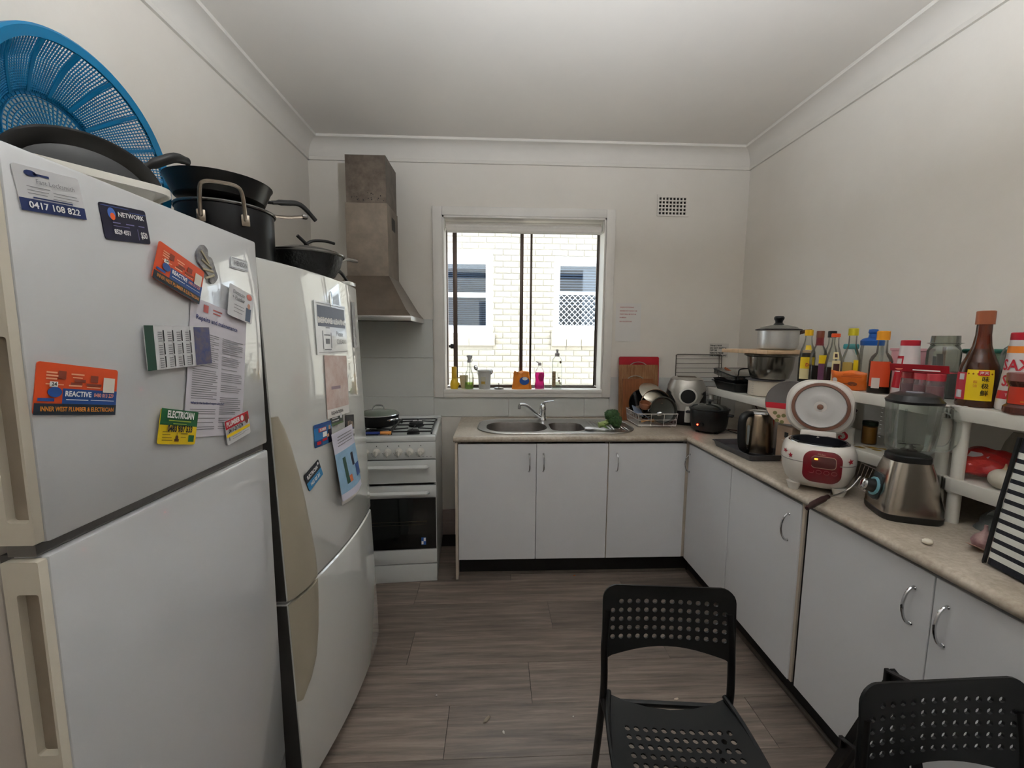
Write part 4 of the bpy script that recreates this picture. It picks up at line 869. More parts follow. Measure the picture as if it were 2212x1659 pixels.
# ------------------------------------------------------------------ things on the window sill
ZS = WZ0+.0026
def flat_label(R, z0, z1, a0, da, n=8, bulge=.0006):
    V = []
    for z in (z0, z1):
        for i in range(n+1):
            a = a0-da/2+da*i/n; V.append(((R+bulge)*math.cos(a), (R+bulge)*math.sin(a), z))
    return V, [(i, i+1, n+2+i, n+1+i) for i in range(n)]
yb = thing('cleaner_bottle', 'plain yellow squeeze bottle at the left end of the window sill', 'bottle', (-.300, 3.035, ZS))
YEL = mat('yellow_bottle', (214, 178, 34), .4)
obj('bottle_body', lathe([(0, 0), (.026, 0), (.028, .004), (.030, .03), (.027, .052), (.0195, .068), (.0175, .08)], 24), YEL, yb); obj('cap', lathe([(.0185, .078), (.0185, .158), (.016, .161), (0, .161)], 24), mat('yellow_cap', (202, 160, 20), .4), yb)
obj('grip_bulge', mv(lathe([(0, -.018), (.012, -.014), (.016, 0), (.012, .014), (0, .018)], 12), .022, 0, .032), YEL, yb)
cu = thing('cup', 'cream cup standing behind the spray bottle on the sill', 'cup', (-.232, 3.070, ZS))
CRM = mat('cream_ceramic', (206, 192, 160), .4)
obj('cup_body', lathe([(0, 0), (.018, 0), (.022, .008), (.03, .06), (.032, .095), (.029, .095), (.027, .06), (.019, .012), (0, .01)], 28), CRM, cu); obj('handle', tube(smooth_path([(-.029, 0, .08), (-.046, 0, .075), (-.048, 0, .045), (-.027, 0, .03)], 4), .0035, 8), CRM, cu)
sb = thing('spray_bottle', 'clear trigger spray bottle with a little green liquid on the sill', 'bottle', (-.190, 3.030, ZS))
obj('bottle_body', lathe([(0, 0), (.028, 0), (.032, .004), (.032, .10), (.029, .115), (.017, .14), (.014, .165), (.0135, .195)], 28), GLASS, sb)
obj('liquid', lathe([(0, .002), (.029, .003), (.030, .048), (0, .048)], 28), thin_glass('green_liquid', (206, 228, 150), .06, .3), sb)
tr = obj('trigger_head', join(mv(cyl(.0145, .193, .213, 20, .002), 0, 0, 0), box(-.012, .014, -.01, .01, .213, .248, .005), box(.01, .024, -.006, .006, .226, .246, .003), box(-.018, -.010, -.008, .008, .232, .246, .002)), mat('frost_grey', (176, 176, 178), .4), sb)
obj('trigger', tube(smooth_path([(.014, 0, .226), (.022, 0, .214), (.018, 0, .196)], 4), .003, 6), WHITEP, tr); obj('dip_tube', tube([(0, 0, .2), (.002, 0, .01)], .002, 6), WHITEP, sb)
obj('label', flat_label(.032, .02, .085, 0, 1.2), mat('brown_label', (150, 122, 66), .5), sb)
tu = thing('cutlery_tub', 'white plastic tub holding spoons on the window sill', 'tub', (-.078, 3.032, ZS))
obj('tub_body', lathe([(0, 0), (.040, 0), (.042, .003), (.049, .128), (.053, .130), (.054, .136), (.051, .138), (.047, .13), (.04, .006), (0, .005)], 36), mat('milky_tub', (208, 208, 204), .4, trans=.25), tu)
obj('paper_label', flat_label(.0455, .03, .1, -1.75, .8, 8, .0014), mat('tub_label', (198, 196, 178), .6), tu); obj('label_stripe', flat_label(.0452, .04, .058, -1.75, .6, 8, .0022), mat('tub_gold', (186, 152, 70), .5), tu); obj('tub_rib', flat_label(.046, .02, .11, -1.0, .25, 6, .001), WHITEP, tu)
def spoon(L, bl=.022, bw=.015, r=.0022):
    return join(tube(smooth_path([(0, 0, 0), (0, .002, L*.4), (0, 0, L*.8)], 4), [r*1.4]*4+[r]*5, 6, flat=.6), mv(xf(lathe([(0, -1), (.5, -.86), (.87, -.5), (1, 0), (.87, .5), (.5, .86), (0, 1)], 14), Matrix.Diagonal((bw, .006, bl, 1))), 0, 0, L*.8+bl*.8))
for lab, dx, dy, tx, ty, L in (('shiny tablespoon leaning left out of the white tub', -.02, 0, -.14, -.3, .165), ('measuring spoon lying low across the white tub', .012, -.004, .1, .22, .115), ('teaspoon leaning right out of the white tub', .008, .008, -.06, .34, .125)):
    s_ = tag(obj('spoon', spoon(L), CHROME), lab, 'spoon', 'spoons in the white tub'); s_.matrix_world = Matrix.Translation((-.078+dx, 3.032+dy, ZS+.012)) @ Matrix.Rotation(tx, 4, 'X') @ Matrix.Rotation(ty, 4, 'Y')
pg_ = thing('sink_plug', 'metal sink strainer plug lying on the window sill', 'plug', (.028, 3.02, ZS))
obj('plug_disc', lathe([(0, 0), (.028, 0), (.036, .006), (.036, .009), (.02, .012), (0, .013)], 24), DARKMETAL, pg_); obj('stem', lathe([(.003, .012), (.003, .042), (0, .044)], 10), DARKMETAL, pg_)
ob = thing('plastic_bag', 'orange plastic refill bag with blue print slumped on the sill', 'bag', (.197, 3.035, ZS))
def bag_mesh(w0, w1, d0, d1, H, seed=1, n=36, m=12, crump=.005, pinch=None):
    rn = random.Random(seed); ph = [rn.uniform(0, 6) for _ in range(6)]; rings = []
    for k in range(m+1):
        t = k/m; wx = w0+(w1-w0)*t; dy = d0+(d1-d0)*t
        if pinch: s = pinch(t); wx *= s; dy *= s
        rr = []
        for i in range(n):
            a = 2*PI*i/n; c, s = math.cos(a), math.sin(a); sq = (abs(c)**3+abs(s)**3)**(-1/3)
            e = crump*(math.sin(5*a+ph[0]+4*t)+.7*math.sin(9*a+ph[1]-7*t)+.5*math.sin(14*a+ph[2]+11*t))*(.25+t)
            zz = H*t+(crump*1.6*math.sin(3*a+ph[3])+crump*math.sin(7*a+ph[4]) if t > .8 else 0)
            rr.append((wx/2*c*sq+e*c, dy/2*s*sq+e*s, max(0, zz)))
        rings.append(rr)
    return loft(rings)
OBAG = mat('orange_bag', (226, 132, 26), .35, noise=(6, .15), bump=(25, .3))
obj('bag_body', bag_mesh(.148, .10, .06, .035, .125, 3, crump=.004), OBAG, ob)
obj('blue_print', [([(.018+.0*t+.036*math.cos(a), -.0335+.10*.0, .062+.03*math.sin(a)) for a in [2*PI*i/20 for i in range(20)] for t in (0,)], [tuple(range(20))])][0], BLUEPR, ob, 0); obj('white_print', [([(.022+.02*math.cos(a), -.0338, .078+.012*math.sin(a)) for a in [2*PI*i/16 for i in range(16)]], [tuple(range(16))])][0], WHITE, ob, 0)
ps = thing('dish_soap', 'pump-top bottle of bright pink dish soap on the sill', 'bottle', (.330, 3.032, ZS))
pk = [(0, 0), (.033, 0), (.036, .004), (.037, .03), (.033, .055), (.033, .075), (.036, .1), (.034, .128), (.024, .15), (.0125, .163), (.012, .176)]
obj('bottle_body', lathe(pk, 32, sy=.62), GLASS, ps); obj('liquid', lathe([(0, .003), (.0335, .004), (.0345, .03), (.0308, .055), (.0308, .075), (.0338, .1), (.0325, .122), (0, .122)], 32, sy=.6), thin_glass('pink_soap', (250, 90, 190), .06, .4), ps)
obj('cap', join(mv(cyl(.013, .174, .19, 20, .002), 0, 0, 0), box(-.012, .008, -.006, .006, .188, .196, .002), tube([(-.008, 0, .193), (-.026, 0, .203)], .004, 8)), mat('cap_grey', (186, 180, 182), .4), ps)
obj('label', ([(.008+.02*math.cos(a), -.0225-.0015*math.cos(a*2), .088+.032*math.sin(a)) for a in [2*PI*i/20 for i in range(20)]], [tuple(range(20))]), mat('magenta_label', (168, 20, 96), .4), ps, 0)
cb = thing('dish_soap', 'tall clear bottle with grey push-pull cap at the right of the sill', 'bottle', (.458, 3.032, ZS))
obj('bottle_body', lathe([(0, 0), (.033, 0), (.038, .005), (.039, .10), (.038, .2), (.036, .218), (.022, .238), (.0165, .243)], 32, sy=.65), GLASS, cb); obj('liquid', lathe([(0, .004), (.034, .005), (.036, .05), (0, .05)], 28, sy=.62), thin_glass('clear_liquid', (236, 238, 230), .05, .1), cb)
obj('cap', lathe([(.017, .241), (.018, .262), (.012, .268), (.008, .272), (.0075, .282), (.010, .285), (.009, .292), (0, .293)], 24), mat('cap_grey2', (150, 146, 148), .4), cb)
lb = obj('label', ([(-.036, -.0145, .02), (-.012, -.0252, .02), (-.012, -.0252, .132), (-.036, -.0145, .132)], [(0, 1, 2, 3)]), mat('tan_label', (158, 138, 104), .5), cb, 0); obj('label_lines', join(*[([(-.033, -.0168, z), (-.015, -.0246, z), (-.015, -.0246, z+.004), (-.033, -.0168, z+.004)], [(0, 1, 2, 3)]) for z in (.045, .07, .09, .112)]), mat('dark_tan', (110, 92, 64), .5), lb, 0)
obj('leaf_print', join(*[([(x+r*math.cos(a), -.0257+abs(x)*.1, z+r*1.3*math.sin(a)) for a in [2*PI*i/12 for i in range(12)]], [tuple(range(12))]) for x, z, r in ((.014, .06, .007), (.02, .045, .006), (.012, .084, .005), (.022, .2, .008))]), mat('brown_leaf', (122, 104, 86), .5), cb, 0)
# ------------------------------------------------------------------ back corner of the worktop
def leaning(name, label, cat, x, y, z, lean, **k): return thing(name, label, cat, M=Matrix.Translation((x, y, z)) @ Matrix.Rotation(-lean, 4, 'X'), **k)
BAMB = mat('bamboo', (158, 116, 78), .45, noise=(9, .35), stretch=(8, 1, 1), col2=(126, 80, 46))
def bow(wd, H): return tube(smooth_path([(-wd/2, 0, H), (-wd*.3, 0, H+.014), (0, 0, H+.02), (wd*.3, 0, H+.014), (wd/2, 0, H)], 4), .0028, 6)
cbR = leaning('chopping_board', 'red plastic chopping board at the back of the leaning stack', 'board', 1.048, 2.938, .9015, .07)
obj('slab', rotx(prism(rrect(-.147, .147, 0, .452, .012), -.005, .005), PI/2), mat('red_board', (170, 14, 34), .4, noise=(12, .12)), cbR)
cbB = leaning('chopping_board', 'large bamboo chopping board leaning before the red one', 'board', 1.034, 2.905, .9015, .075)
obj('slab', rotx(prism(rrect(-.142, .142, 0, .395, .008), -.008, .008), PI/2), BAMB, cbB); obj('carry_handle', bow(.115, .395), STEEL, cbB)
obj('strip', join(*[box(-.1415+k*.0567, -.1415+k*.0567+.0555, -.0088, -.0078, .003, .392) for k in range(5)]), BAMB, cbB, 0)
cbS = leaning('chopping_board', 'small brown wooden chopping board at the front of the leaning stack', 'board', 1.025, 2.874, .9015, .08)
obj('slab', rotx(prism(rrect(-.115, .105, 0, .298, .008), -.009, .009), PI/2), mat('warm_wood', (148, 88, 50), .45, noise=(10, .3), stretch=(8, 1, 1)), cbS); obj('carry_handle', mv(bow(.11, .298), -.02, 0, 0), STEEL, cbS)

# dish rack: white coated wire
WIRE = mat('white_wire', (206, 202, 196), .4)
dr = thing('dish_rack', 'white wire dish drying rack full of pans and cutlery', 'dish rack', (1.068, 2.745, .9))
rx, ry, h0, h1 = .125, .115, .012, .092; S = []
def ringp(kx, ky, z): return [(-kx, -ky, z), (kx, -ky, z), (kx, ky, z), (-kx, ky, z)]
obj('rim_wire', join(tube(ringp(rx+.008, ry+.008, h1), .003, 6, True), tube(ringp(rx+.004, ry+.004, (h0+h1)/2), .0018, 6, True), tube(ringp(rx, ry, h0), .0026, 6, True)), WIRE, dr)
for k in range(4):
    x = -rx+2*rx*(k)/3
    for s in (-1, 1): S.append(tube([(x*1.05, s*(ry+.008), h1), (x, s*ry, h0)], .0018, 6))
for k in range(1, 12):
    y = -ry+2*ry*k/12
    for s in (-1, 1): S.append(tube([(s*(rx+.008), y*1.05, h1), (s*rx, y, h0)], .0018, 6))
    S.append(tube([(-rx, y, h0), (rx, y, h0)], .0018, 6))
obj('basket_wire', join(*S), WIRE, dr); obj('feet', join(*[mv(cyl(.005, 0, .012, 8), x, y, 0) for x in (-.1, .1) for y in (-.1, .1)]), WIRE, dr)
def disc_pan(R, h): return lathe([(0, 0), (R*.8, 0), (R*.92, h*.3), (R, h), (R+.003, h), (R-.004, h-.001), (R*.9, h*.34), (R*.78, .004), (0, .004)], 40)
dp = thing('frying_pan', 'grey non-stick frying pan standing on edge at the front of the dish rack', 'pan', M=Matrix.Translation((1.115, 2.675, 1.008)) @ Matrix.Rotation(math.radians(78), 4, 'X'))
obj('pan_body', disc_pan(.088, .03), mat('greenish_nonstick', (62, 64, 58), .32, noise=(6, .2)), dp)
dp2 = thing('frying_pan', 'black pan standing behind the grey pan in the dish rack', 'pan', M=Matrix.Translation((1.10, 2.765, 1.022)) @ Matrix.Rotation(math.radians(72), 4, 'X'))
obj('pan_body', disc_pan(.108, .035), BLACKM, dp2); obj('rim_band', lathe([(.108, .034), (.111, .036), (.108, .038), (.105, .036)], 40, False), mat('copper_tint', (168, 140, 118), .25, 1.), dp2)
dp3 = thing('steel_lid', 'dome steel pot lid resting on the pans in the dish rack', 'lid', M=Matrix.Translation((1.095, 2.805, 1.10)) @ Matrix.Rotation(math.radians(40), 4, 'X') @ Matrix.Rotation(math.radians(14), 4, 'Y'))
obj('dome', lathe([(.098, 0), (.1, .004), (.085, .02), (.04, .034), (0, .037)], 40), mat('pale_steel', (196, 190, 176), .3, .9), dp3)
dp4 = thing('frying_pan', 'black pan leaning at the back of the dish rack before the boards', 'pan', M=Matrix.Translation((1.03, 2.822, 1.03)) @ Matrix.Rotation(math.radians(80), 4, 'X'))
obj('pan_body', disc_pan(.10, .03), BLACKM, dp4)
pc = thing('saucepan', 'small saucepan with a wooden-look handle lying in the dish rack', 'pan', M=Matrix.Translation((1.005, 2.70, 1.02)) @ Matrix.Rotation(.35, 4, 'X'))
obj('pan_body', lathe([(0, 0), (.03, 0), (.036, .012), (.038, .04), (.035, .04), (.033, .014), (0, .004)], 24), mat('copper_pan', (150, 100, 74), .35, .3), pc); obj('handle', tube(smooth_path([(.034, 0, .03), (.07, 0, .032), (.115, 0, .034)], 4), [.006]*4+[.0085]*5, 8), mat('beech_handle', (176, 138, 104), .5), pc)
kn = thing('knife', 'knife with a black handle standing in the dish rack', 'knife', M=Matrix.Translation((.985, 2.74, .97)) @ Matrix.Rotation(-.25, 4, 'Y'))
obj('handle', box(-.010, .010, -.008, .008, .06, .158, .005), BLACKP, kn); obj('blade', box(-.012, .012, -.001, .001, -.05, .062), STEEL, kn)
st_ = thing('spatula', 'blue-grey slotted spatula lying over the side of the dish rack', 'spatula', M=Matrix.Translation((.965, 2.70, .995)) @ Matrix.Rotation(.5, 4, 'Y') @ Matrix.Rotation(.35, 4, 'X'))
obj('blade', prism(rrect(-.045, .03, -.05, .05, .008), 0, .003), mat('slate_blue', (120, 132, 150), .4), st_); obj('shaft', tube([(.03, 0, .002), (.09, 0, -.006)], .004, 6), mat('slate_blue', (0, 0, 0)), st_)
for i, (lab, x, y, rz, tl) in enumerate((('fork in the cutlery corner of the dish rack, nearest the boards', .985, 2.655, .3, 1.1), ('steel spoon lying in the front cutlery corner of the dish rack', 1.02, 2.648, -.4, 1.25), ('black plastic ladle in the cutlery corner of the dish rack', 1.0, 2.672, .7, 1.15))):
    s_ = tag(obj('dish_rack_spoon', spoon(.10, .02, .014), BLACKP if i == 2 else CHROME), lab, 'cutlery'); s_.matrix_world = Matrix.Translation((x-.03, y, .965)) @ Matrix.Rotation(rz, 4, 'Z') @ Matrix.Rotation(tl, 4, 'Y')
sp_ = tag(obj('chopsticks', join(*[tube([(.972, 2.66+.004*k, .93+.004*k), (1.06, 2.652+.003*k, .955-.006*k)], .0022, 6) for k in range(5)]), mat('chopstick_wood', (186, 140, 84), .5)), 'wooden chopsticks lying in the dish rack corner', 'chopsticks')

# air fryer
af = thing('air_fryer', 'silver and black air fryer behind the slow cooker', 'air fryer', M=facing((1.336, 2.812, .9), (-.35, -1)))
ell = lambda wx, dy, z, n=36, p=2.6: [((abs(math.cos(2*PI*i/n))**(2/p))*math.copysign(1, math.cos(2*PI*i/n))*wx, (abs(math.sin(2*PI*i/n))**(2/p))*math.copysign(1, math.sin(2*PI*i/n))*dy, z) for i in range(n)]
obj('body', loft([ell(.118, .12, .0), ell(.128, .128, .015), ell(.132, .13, .12), ell(.128, .125, .2), ell(.118, .115, .265), ell(.1, .098, .305), ell(.085, .083, .318)]), BLACKP, af)
SILV = mat('silver_plastic', (172, 168, 160), .35, .5)
def ell_arc(wx, dy, z, off, a0, a1, n=20, p=2.6):
    R = []
    for i in range(n+1):
        a = a0+(a1-a0)*i/n; c, s = math.cos(a), math.sin(a); R.append(((abs(c)**(2/p))*math.copysign(1, c)*(wx+off), (abs(s)**(2/p))*math.copysign(1, s)*(dy+off), z))
    return R
def shellpatch(rows, t=.004):
    n = len(rows[0]); V = [p for r in rows for p in r]; F = [(k*n+i, k*n+i+1, (k+1)*n+i+1, (k+1)*n+i) for k in range(len(rows)-1) for i in range(n-1)]
    return V, F
obj('front_shell', shellpatch([ell_arc(.132, .13, .10, .003, -PI/2-.45, -PI/2+.45), ell_arc(.130, .128, .16, .003, -PI/2-.5, -PI/2+.5), ell_arc(.128, .125, .2, .003, -PI/2-.75, -PI/2+.75), ell_arc(.123, .12, .24, .003, -PI/2-1.4, -PI/2+1.4), ell_arc(.118, .115, .265, .003, -PI, 0), ell_arc(.1, .098, .305, .004, -PI, 0)]), SILV, af, 50)
obj('crown', mv(lathe([(.104, .300), (.106, .304), (.092, .317), (.084, .319), (0, .319)], 36), 0, 0, .002), SILV, af)
obj('top_vent', join(*[box(-.06, .06, -.05+.012*k, -.045+.012*k, .3205, .3225) for k in range(9)]), mat('vent_brown', (96, 84, 72), .6), af, 0)
kb = obj('dial', mv(rotx(join(lathe([(.056, 0), (.058, .01), (.053, .018), (.047, .02), (.047, .012), (0, .012)], 36)), PI/2), 0, -.125, .20), WHITEP, af); obj('dial_face', mv(rotx(lathe([(0, .0), (.0465, .0), (.0465, .003), (0, .005)], 36), PI/2), 0, -.138, .20), BLACKP, kb)
obj('basket_handle', join(mv(loft([ell(.018, .012, -.055, 16), ell(.020, .014, -.03, 16), ell(.017, .012, .03, 16), ell(.014, .010, .05, 16)]), .0, -.162, .085), box(-.012, .012, -.155, -.125, .10, .13, .004)), WHITEP, af)

# slow cooker
sc_ = thing('slow_cooker', 'small round black slow cooker with glowing red light in the corner', 'slow cooker', M=facing((1.352, 2.515, .9), (-.62, -.78)))
obj('housing', lathe([(0, .012), (.085, .012), (.098, .02), (.108, .06), (.112, .135), (.110, .14), (.104, .14), (0, .13)], 40), mat('satin_black', (17, 17, 18), .3, coat=.3), sc_)
obj('feet', join(*[mv(cyl(.012, 0, .014, 10), .07*math.cos(a), .07*math.sin(a), 0) for a in (.6, 2.5, 3.8, 5.6)]), BLACKP, sc_)
obj('crock_rim', lathe([(.104, .138), (.118, .143), (.119, .150), (.110, .153), (.104, .148)], 40, False), BLACKP, sc_)
ld = obj('lid', lathe([(.108, .153), (.095, .165), (.05, .178), (0, .182)], 40), thin_glass('smoked_glass', (96, 100, 96), .2, .25), sc_); obj('knob', lathe([(.008, .18), (.01, .192), (.024, .196), (.022, .203), (0, .205)], 20), BLACKP, ld)
for s in (-1, 1): obj('side_handle', mv(box(-.016, .016, -.022, .022, -.008, .006, .005), s*.122, 0, .115), BLACKP, sc_)
obj('control_knob', mv(rotx(lathe([(0, .022), (.012, .022), (.014, 0), (0, 0)], 16), PI/2), -.02, -.106, .06), BLACKP, sc_)
obj('pilot_light', mv(rotx(lathe([(0, .006), (.004, .004), (.005, 0), (0, 0)], 12), PI/2), -.045, -.0985, .055), mat('red_led', (255, 40, 22), .3, emit=14), sc_, label='glowing red pilot light')
# oven rack leaning on the wall
orr = leaning('oven_rack', 'wire oven rack leaning against the back wall above the slow cooker', 'rack', 1.508, 2.962, .903, .045)
RW = mat('oven_wire', (110, 104, 96), .4, .8)
obj('outer_wire', tube([(-.178, 0, 0), (.165, 0, 0), (.165, 0, .463), (.155, 0, .468), (-.168, 0, .468), (-.178, 0, .463)], .0032, 6, True), RW, orr)
obj('bars', join(*[tube([(-.178, 0, z), (.165, 0, z)], .0018, 6) for z in [.03+.0338*k for k in range(13)]]+[tube([(.145, -.003, .0), (.145, -.003, .466)], .003, 6)]), RW, orr)

# broccoli and white spoon on the drainer
bc = thing('broccoli', 'green broccoli head lying on the sink drainer', 'broccoli', (.715, 2.565, .9075))
BRO = mat('broccoli_green', (70, 106, 56), .7, noise=(70, .5), bump=(160, .9), col2=(38, 66, 34)); STM = mat('broccoli_stalk', (164, 180, 112), .6, noise=(15, .25))
rb = random.Random(11)
def blob(r, c, seed, amp=.12, n=14, m=9):
    rr = random.Random(seed); ph = [rr.uniform(0, 6) for _ in range(4)]; rings = []
    for k in range(1, m):
        t = PI*k/m; ring = []
        for i in range(n):
            a = 2*PI*i/n; q = r*(1+amp*math.sin(5*a+ph[0]+3*t)+amp*.8*math.sin(8*a-ph[1]+6*t)); ring.append((c[0]+q*math.sin(t)*math.cos(a), c[1]+q*math.sin(t)*math.sin(a), c[2]-q*math.cos(t)))
        rings.append(ring)
    return loft(rings)
fl = [(.03, .0, .085, .036), (.055, -.012, .055, .036), (.05, .02, .09, .032), (.01, -.02, .095, .030), (.035, -.028, .062, .032), (.06, .015, .045, .032), (.02, .026, .085, .030), (.052, -.03, .035, .026)]
for i, (x, y, z, r) in enumerate(fl): obj('floret', blob(r, (x, y, z), i), BRO, bc, 60)
obj('stalk', join(tube(smooth_path([(-.055, -.01, .026), (-.02, -.006, .034), (.02, 0, .05)], 4), [.018]*4+[.017]*3+[.014]*2, 12), tube([(-.01, 0, .035), (.005, -.015, .07)], [.011, .009], 8), tube([(-.01, 0, .035), (.03, -.02, .045)], [.011, .009], 8)), STM, bc)
obj('leaf', join(*[mv(rotz(roty(xf(blob(.02, (0, 0, 0), 20+k, .06), Matrix.Diagonal((1.5, .8, .14, 1))), -.5), rb.uniform(0, 6)), -.02+.018*k, -.02+.006*k, .02+.008*k) for k in range(4)]), mat('leaf_green', (104, 140, 62), .6, noise=(20, .3)), bc)
ws = tag(obj('plastic_spoon', rotz(roty(join(xf(lathe([(0, -1), (.5, -.86), (.87, -.5), (1, 0), (.87, .5), (.5, .86), (0, 1)], 18), Matrix.Diagonal((.034, .03, .008, 1))), tube([(.028, 0, .002), (.1, 0, .0)], .008, 8, flat=.4)), 0), -.45), mat('white_spoon', (220, 220, 222), .3)), 'white plastic rice spoon beside the broccoli on the drainer', 'spoon'); ws.location = (.60, 2.545, .9155)

# ------------------------------------------------------------------ white plastic shelf units along the right wall
SHW = mat('shelf_plastic', (216, 212, 202), .42, noise=(6, .05)); X0S, X1S = 1.447, 1.795
def shelf_unit(label, y0, y1, tiers):
    t = thing('shelf_unit', label, 'shelf', (X0S, y0, .9)); L = y1-y0; D = X1S-X0S
    for z in tiers:
        zz = z-.9
        b = obj('shelf_board', join(box(.004, D, .004, L-.004, zz-.014, zz), box(0, .012, 0, L, zz-.040, zz+.004, .003), box(D-.012, D, 0, L, zz-.04, zz, .003), box(0, D, 0, .012, zz-.04, zz+.002, .003), box(0, D, L-.012, L, zz-.04, zz+.002, .003)), SHW, t)
        obj('corner_socket', join(*[mv(lathe([(.0205, -.046), (.0215, -.044), (.0215, 0), (0, 0)], 16), x, y, zz+.001) for x in (.021, D-.021) for y in (.022, L-.022)]), SHW, b)
    for x in (.021, D-.021):
        for y in (.022, L-.022): obj('post', mv(cyl(.0165, .0005, max(tiers)-.9-.01, 18), x, y, 0), SHW, t)
    return t
ZA, ZB, ZM = 1.155, 1.272, 1.042
shelf_unit('low white plastic shelf unit in the far corner holding pots', 2.035, 2.742, [ZA])
shelf_unit('white plastic shelf unit behind rice cooker and blender, lined with sauce bottles', 1.240, 1.985, [ZM, ZB])
shelf_unit('white plastic shelf unit at the right edge holding red packets', .62, 1.234, [ZM, ZB])
shelf_mark = None

# ------------------------------------------------------------------ pots on the low shelf
ALU = mat('dull_aluminium', (214, 213, 210), .34, .6, noise=(9, .12))
lp = thing('measuring_pot', 'cream pot with inside scale under the steel bowl on the low shelf', 'pot', (1.575, 2.335, ZA+.001))
obj('pot_body', lathe([(0, 0), (.078, 0), (.084, .005), (.084, .088), (.08, .088), (.08, .006), (0, .004)], 36), mat('cream_pot', (202, 192, 176), .4), lp)
obj('scale_marks', join(*[flat_label(.084, .02+.012*k, .0215+.012*k, math.atan2(-2.335, -1.575)-.75, .12 if k % 2 else .2, 4) for k in range(6)]), GREYPR, lp, 0)
gl_ = thing('grey_lid', 'flat grey lid between cream pot and steel bowl', 'lid', (1.575, 2.335, ZA+.0895)); obj('plate', lathe([(0, 0), (.088, 0), (.1, .006), (.1, .010), (0, .012)], 36), mat('grey_lid', (96, 94, 96), .4, .3), gl_)
sb_ = thing('mixing_bowl', 'stainless steel mixing bowl under the wooden board', 'bowl', (1.580, 2.305, ZA+.104))
obj('bowl_body', lathe([(0, 0), (.088, 0), (.096, .006), (.112, .06), (.118, .125), (.132, .132), (.134, .138), (.130, .141), (.116, .132), (.108, .06), (.09, .01), (0, .006)], 44), mat('bowl_steel', (150, 146, 138), .2, 1., noise=(4, .3), stretch=(4, 4, 1)), sb_)
wb = thing('wooden_board', 'pale wooden board balanced on the mixing bowl', 'board', (1.60, 2.385, ZA+.247), math.radians(6)); obj('slab', box(-.16, .12, -.205, .175, 0, .022, .003), mat('pine_board', (222, 188, 150), .5, noise=(7, .22), stretch=(1, 9, 1)), wb)
sp2 = thing('saucepan', 'silver saucepan with glass lid and black knob on the wooden board', 'pot', (1.585, 2.265, ZA+.2705))
obj('pot_body', lathe([(0, 0), (.082, 0), (.094, .008), (.1, .03), (.1, .105), (.104, .108), (.097, .108), (.096, .03), (.08, .006), (0, .005)], 44), ALU, sp2)
ld = obj('lid', lathe([(.108, .110), (.085, .126), (.04, .136), (0, .139)], 44), thin_glass('pan_lid_glass', (150, 150, 142), .2, .45), sp2); obj('lid_rim', lathe([(.105, .106), (.113, .108), (.113, .113), (.105, .116)], 44, False), mat('dark_rim', (52, 46, 46), .3, .5), ld)
obj('knob', lathe([(.03, .135), (.024, .142), (.018, .15), (.019, .16), (.025, .17), (.025, .18), (.02, .186), (0, .187)], 24), BLACKP, ld)
obj('handle', rotz(tube(smooth_path([(.098, 0, .088), (.12, 0, .10), (.16, 0, .104)], 4), [.008]*3+[.0105]*6, 10), math.radians(-20)), mat('rusty_handle', (96, 70, 54), .5), sp2)
rt = thing('roasting_pan', 'black roasting pan piled with a glass lid at the far end of the low shelf', 'pan', (1.60, 2.575, ZA+.001))
q_ = lambda k, r=.03: rrect(-.135*k, .135*k, -.145*k, .145*k, r, 5)
obj('pan_body', loft([lift(q_(.86), 0), lift(q_(.98), .05), lift(q_(1.06), .052), lift(q_(1.06), .057), lift(q_(.96), .055), lift(q_(.83), .005)]), BLACKM, rt)
obj('inner_tray', mv(loft([lift(q_(.88), .03), lift(q_(.98), .072), lift(q_(1.0), .072), lift(q_(.86), .036)]), 0, .01, 0), BLACKM, rt)
gp = thing('glass_lid', 'domed glass lid with black wire handle on the roasting pan', 'lid', M=Matrix.Translation((1.59, 2.60, ZA+.086)) @ Matrix.Rotation(.13, 4, 'X'))
obj('dome', loft([lift(q_(.9), .0), lift(q_(.9), .03), lift(q_(.7), .036)], False, True), thin_glass('smoky_dome', (120, 120, 116), .2, .2), gp); obj('rim', tube([(x, y, .03) for x, y in q_(.9)], .004, 6, True), BLACKP, gp)
obj('wire_handle', tube(smooth_path([(-.07, -.09, .034), (-.066, -.085, .062), (-.03, -.08, .07), (.03, -.08, .07), (.066, -.085, .062), (.07, -.09, .034)], 4), .004, 8), BLACKP, gp)
wh = tag(obj('wooden_spoon', tube(smooth_path([(1.52, 2.665, ZA+.14), (1.54, 2.58, ZA+.105), (1.53, 2.48, ZA+.082)], 4), [.007]*5+[.009]*4, 8, flat=.6), mat('orange_wood', (158, 84, 42), .5)), 'orange wooden spoon handle lying over the roasting pan', 'utensil')
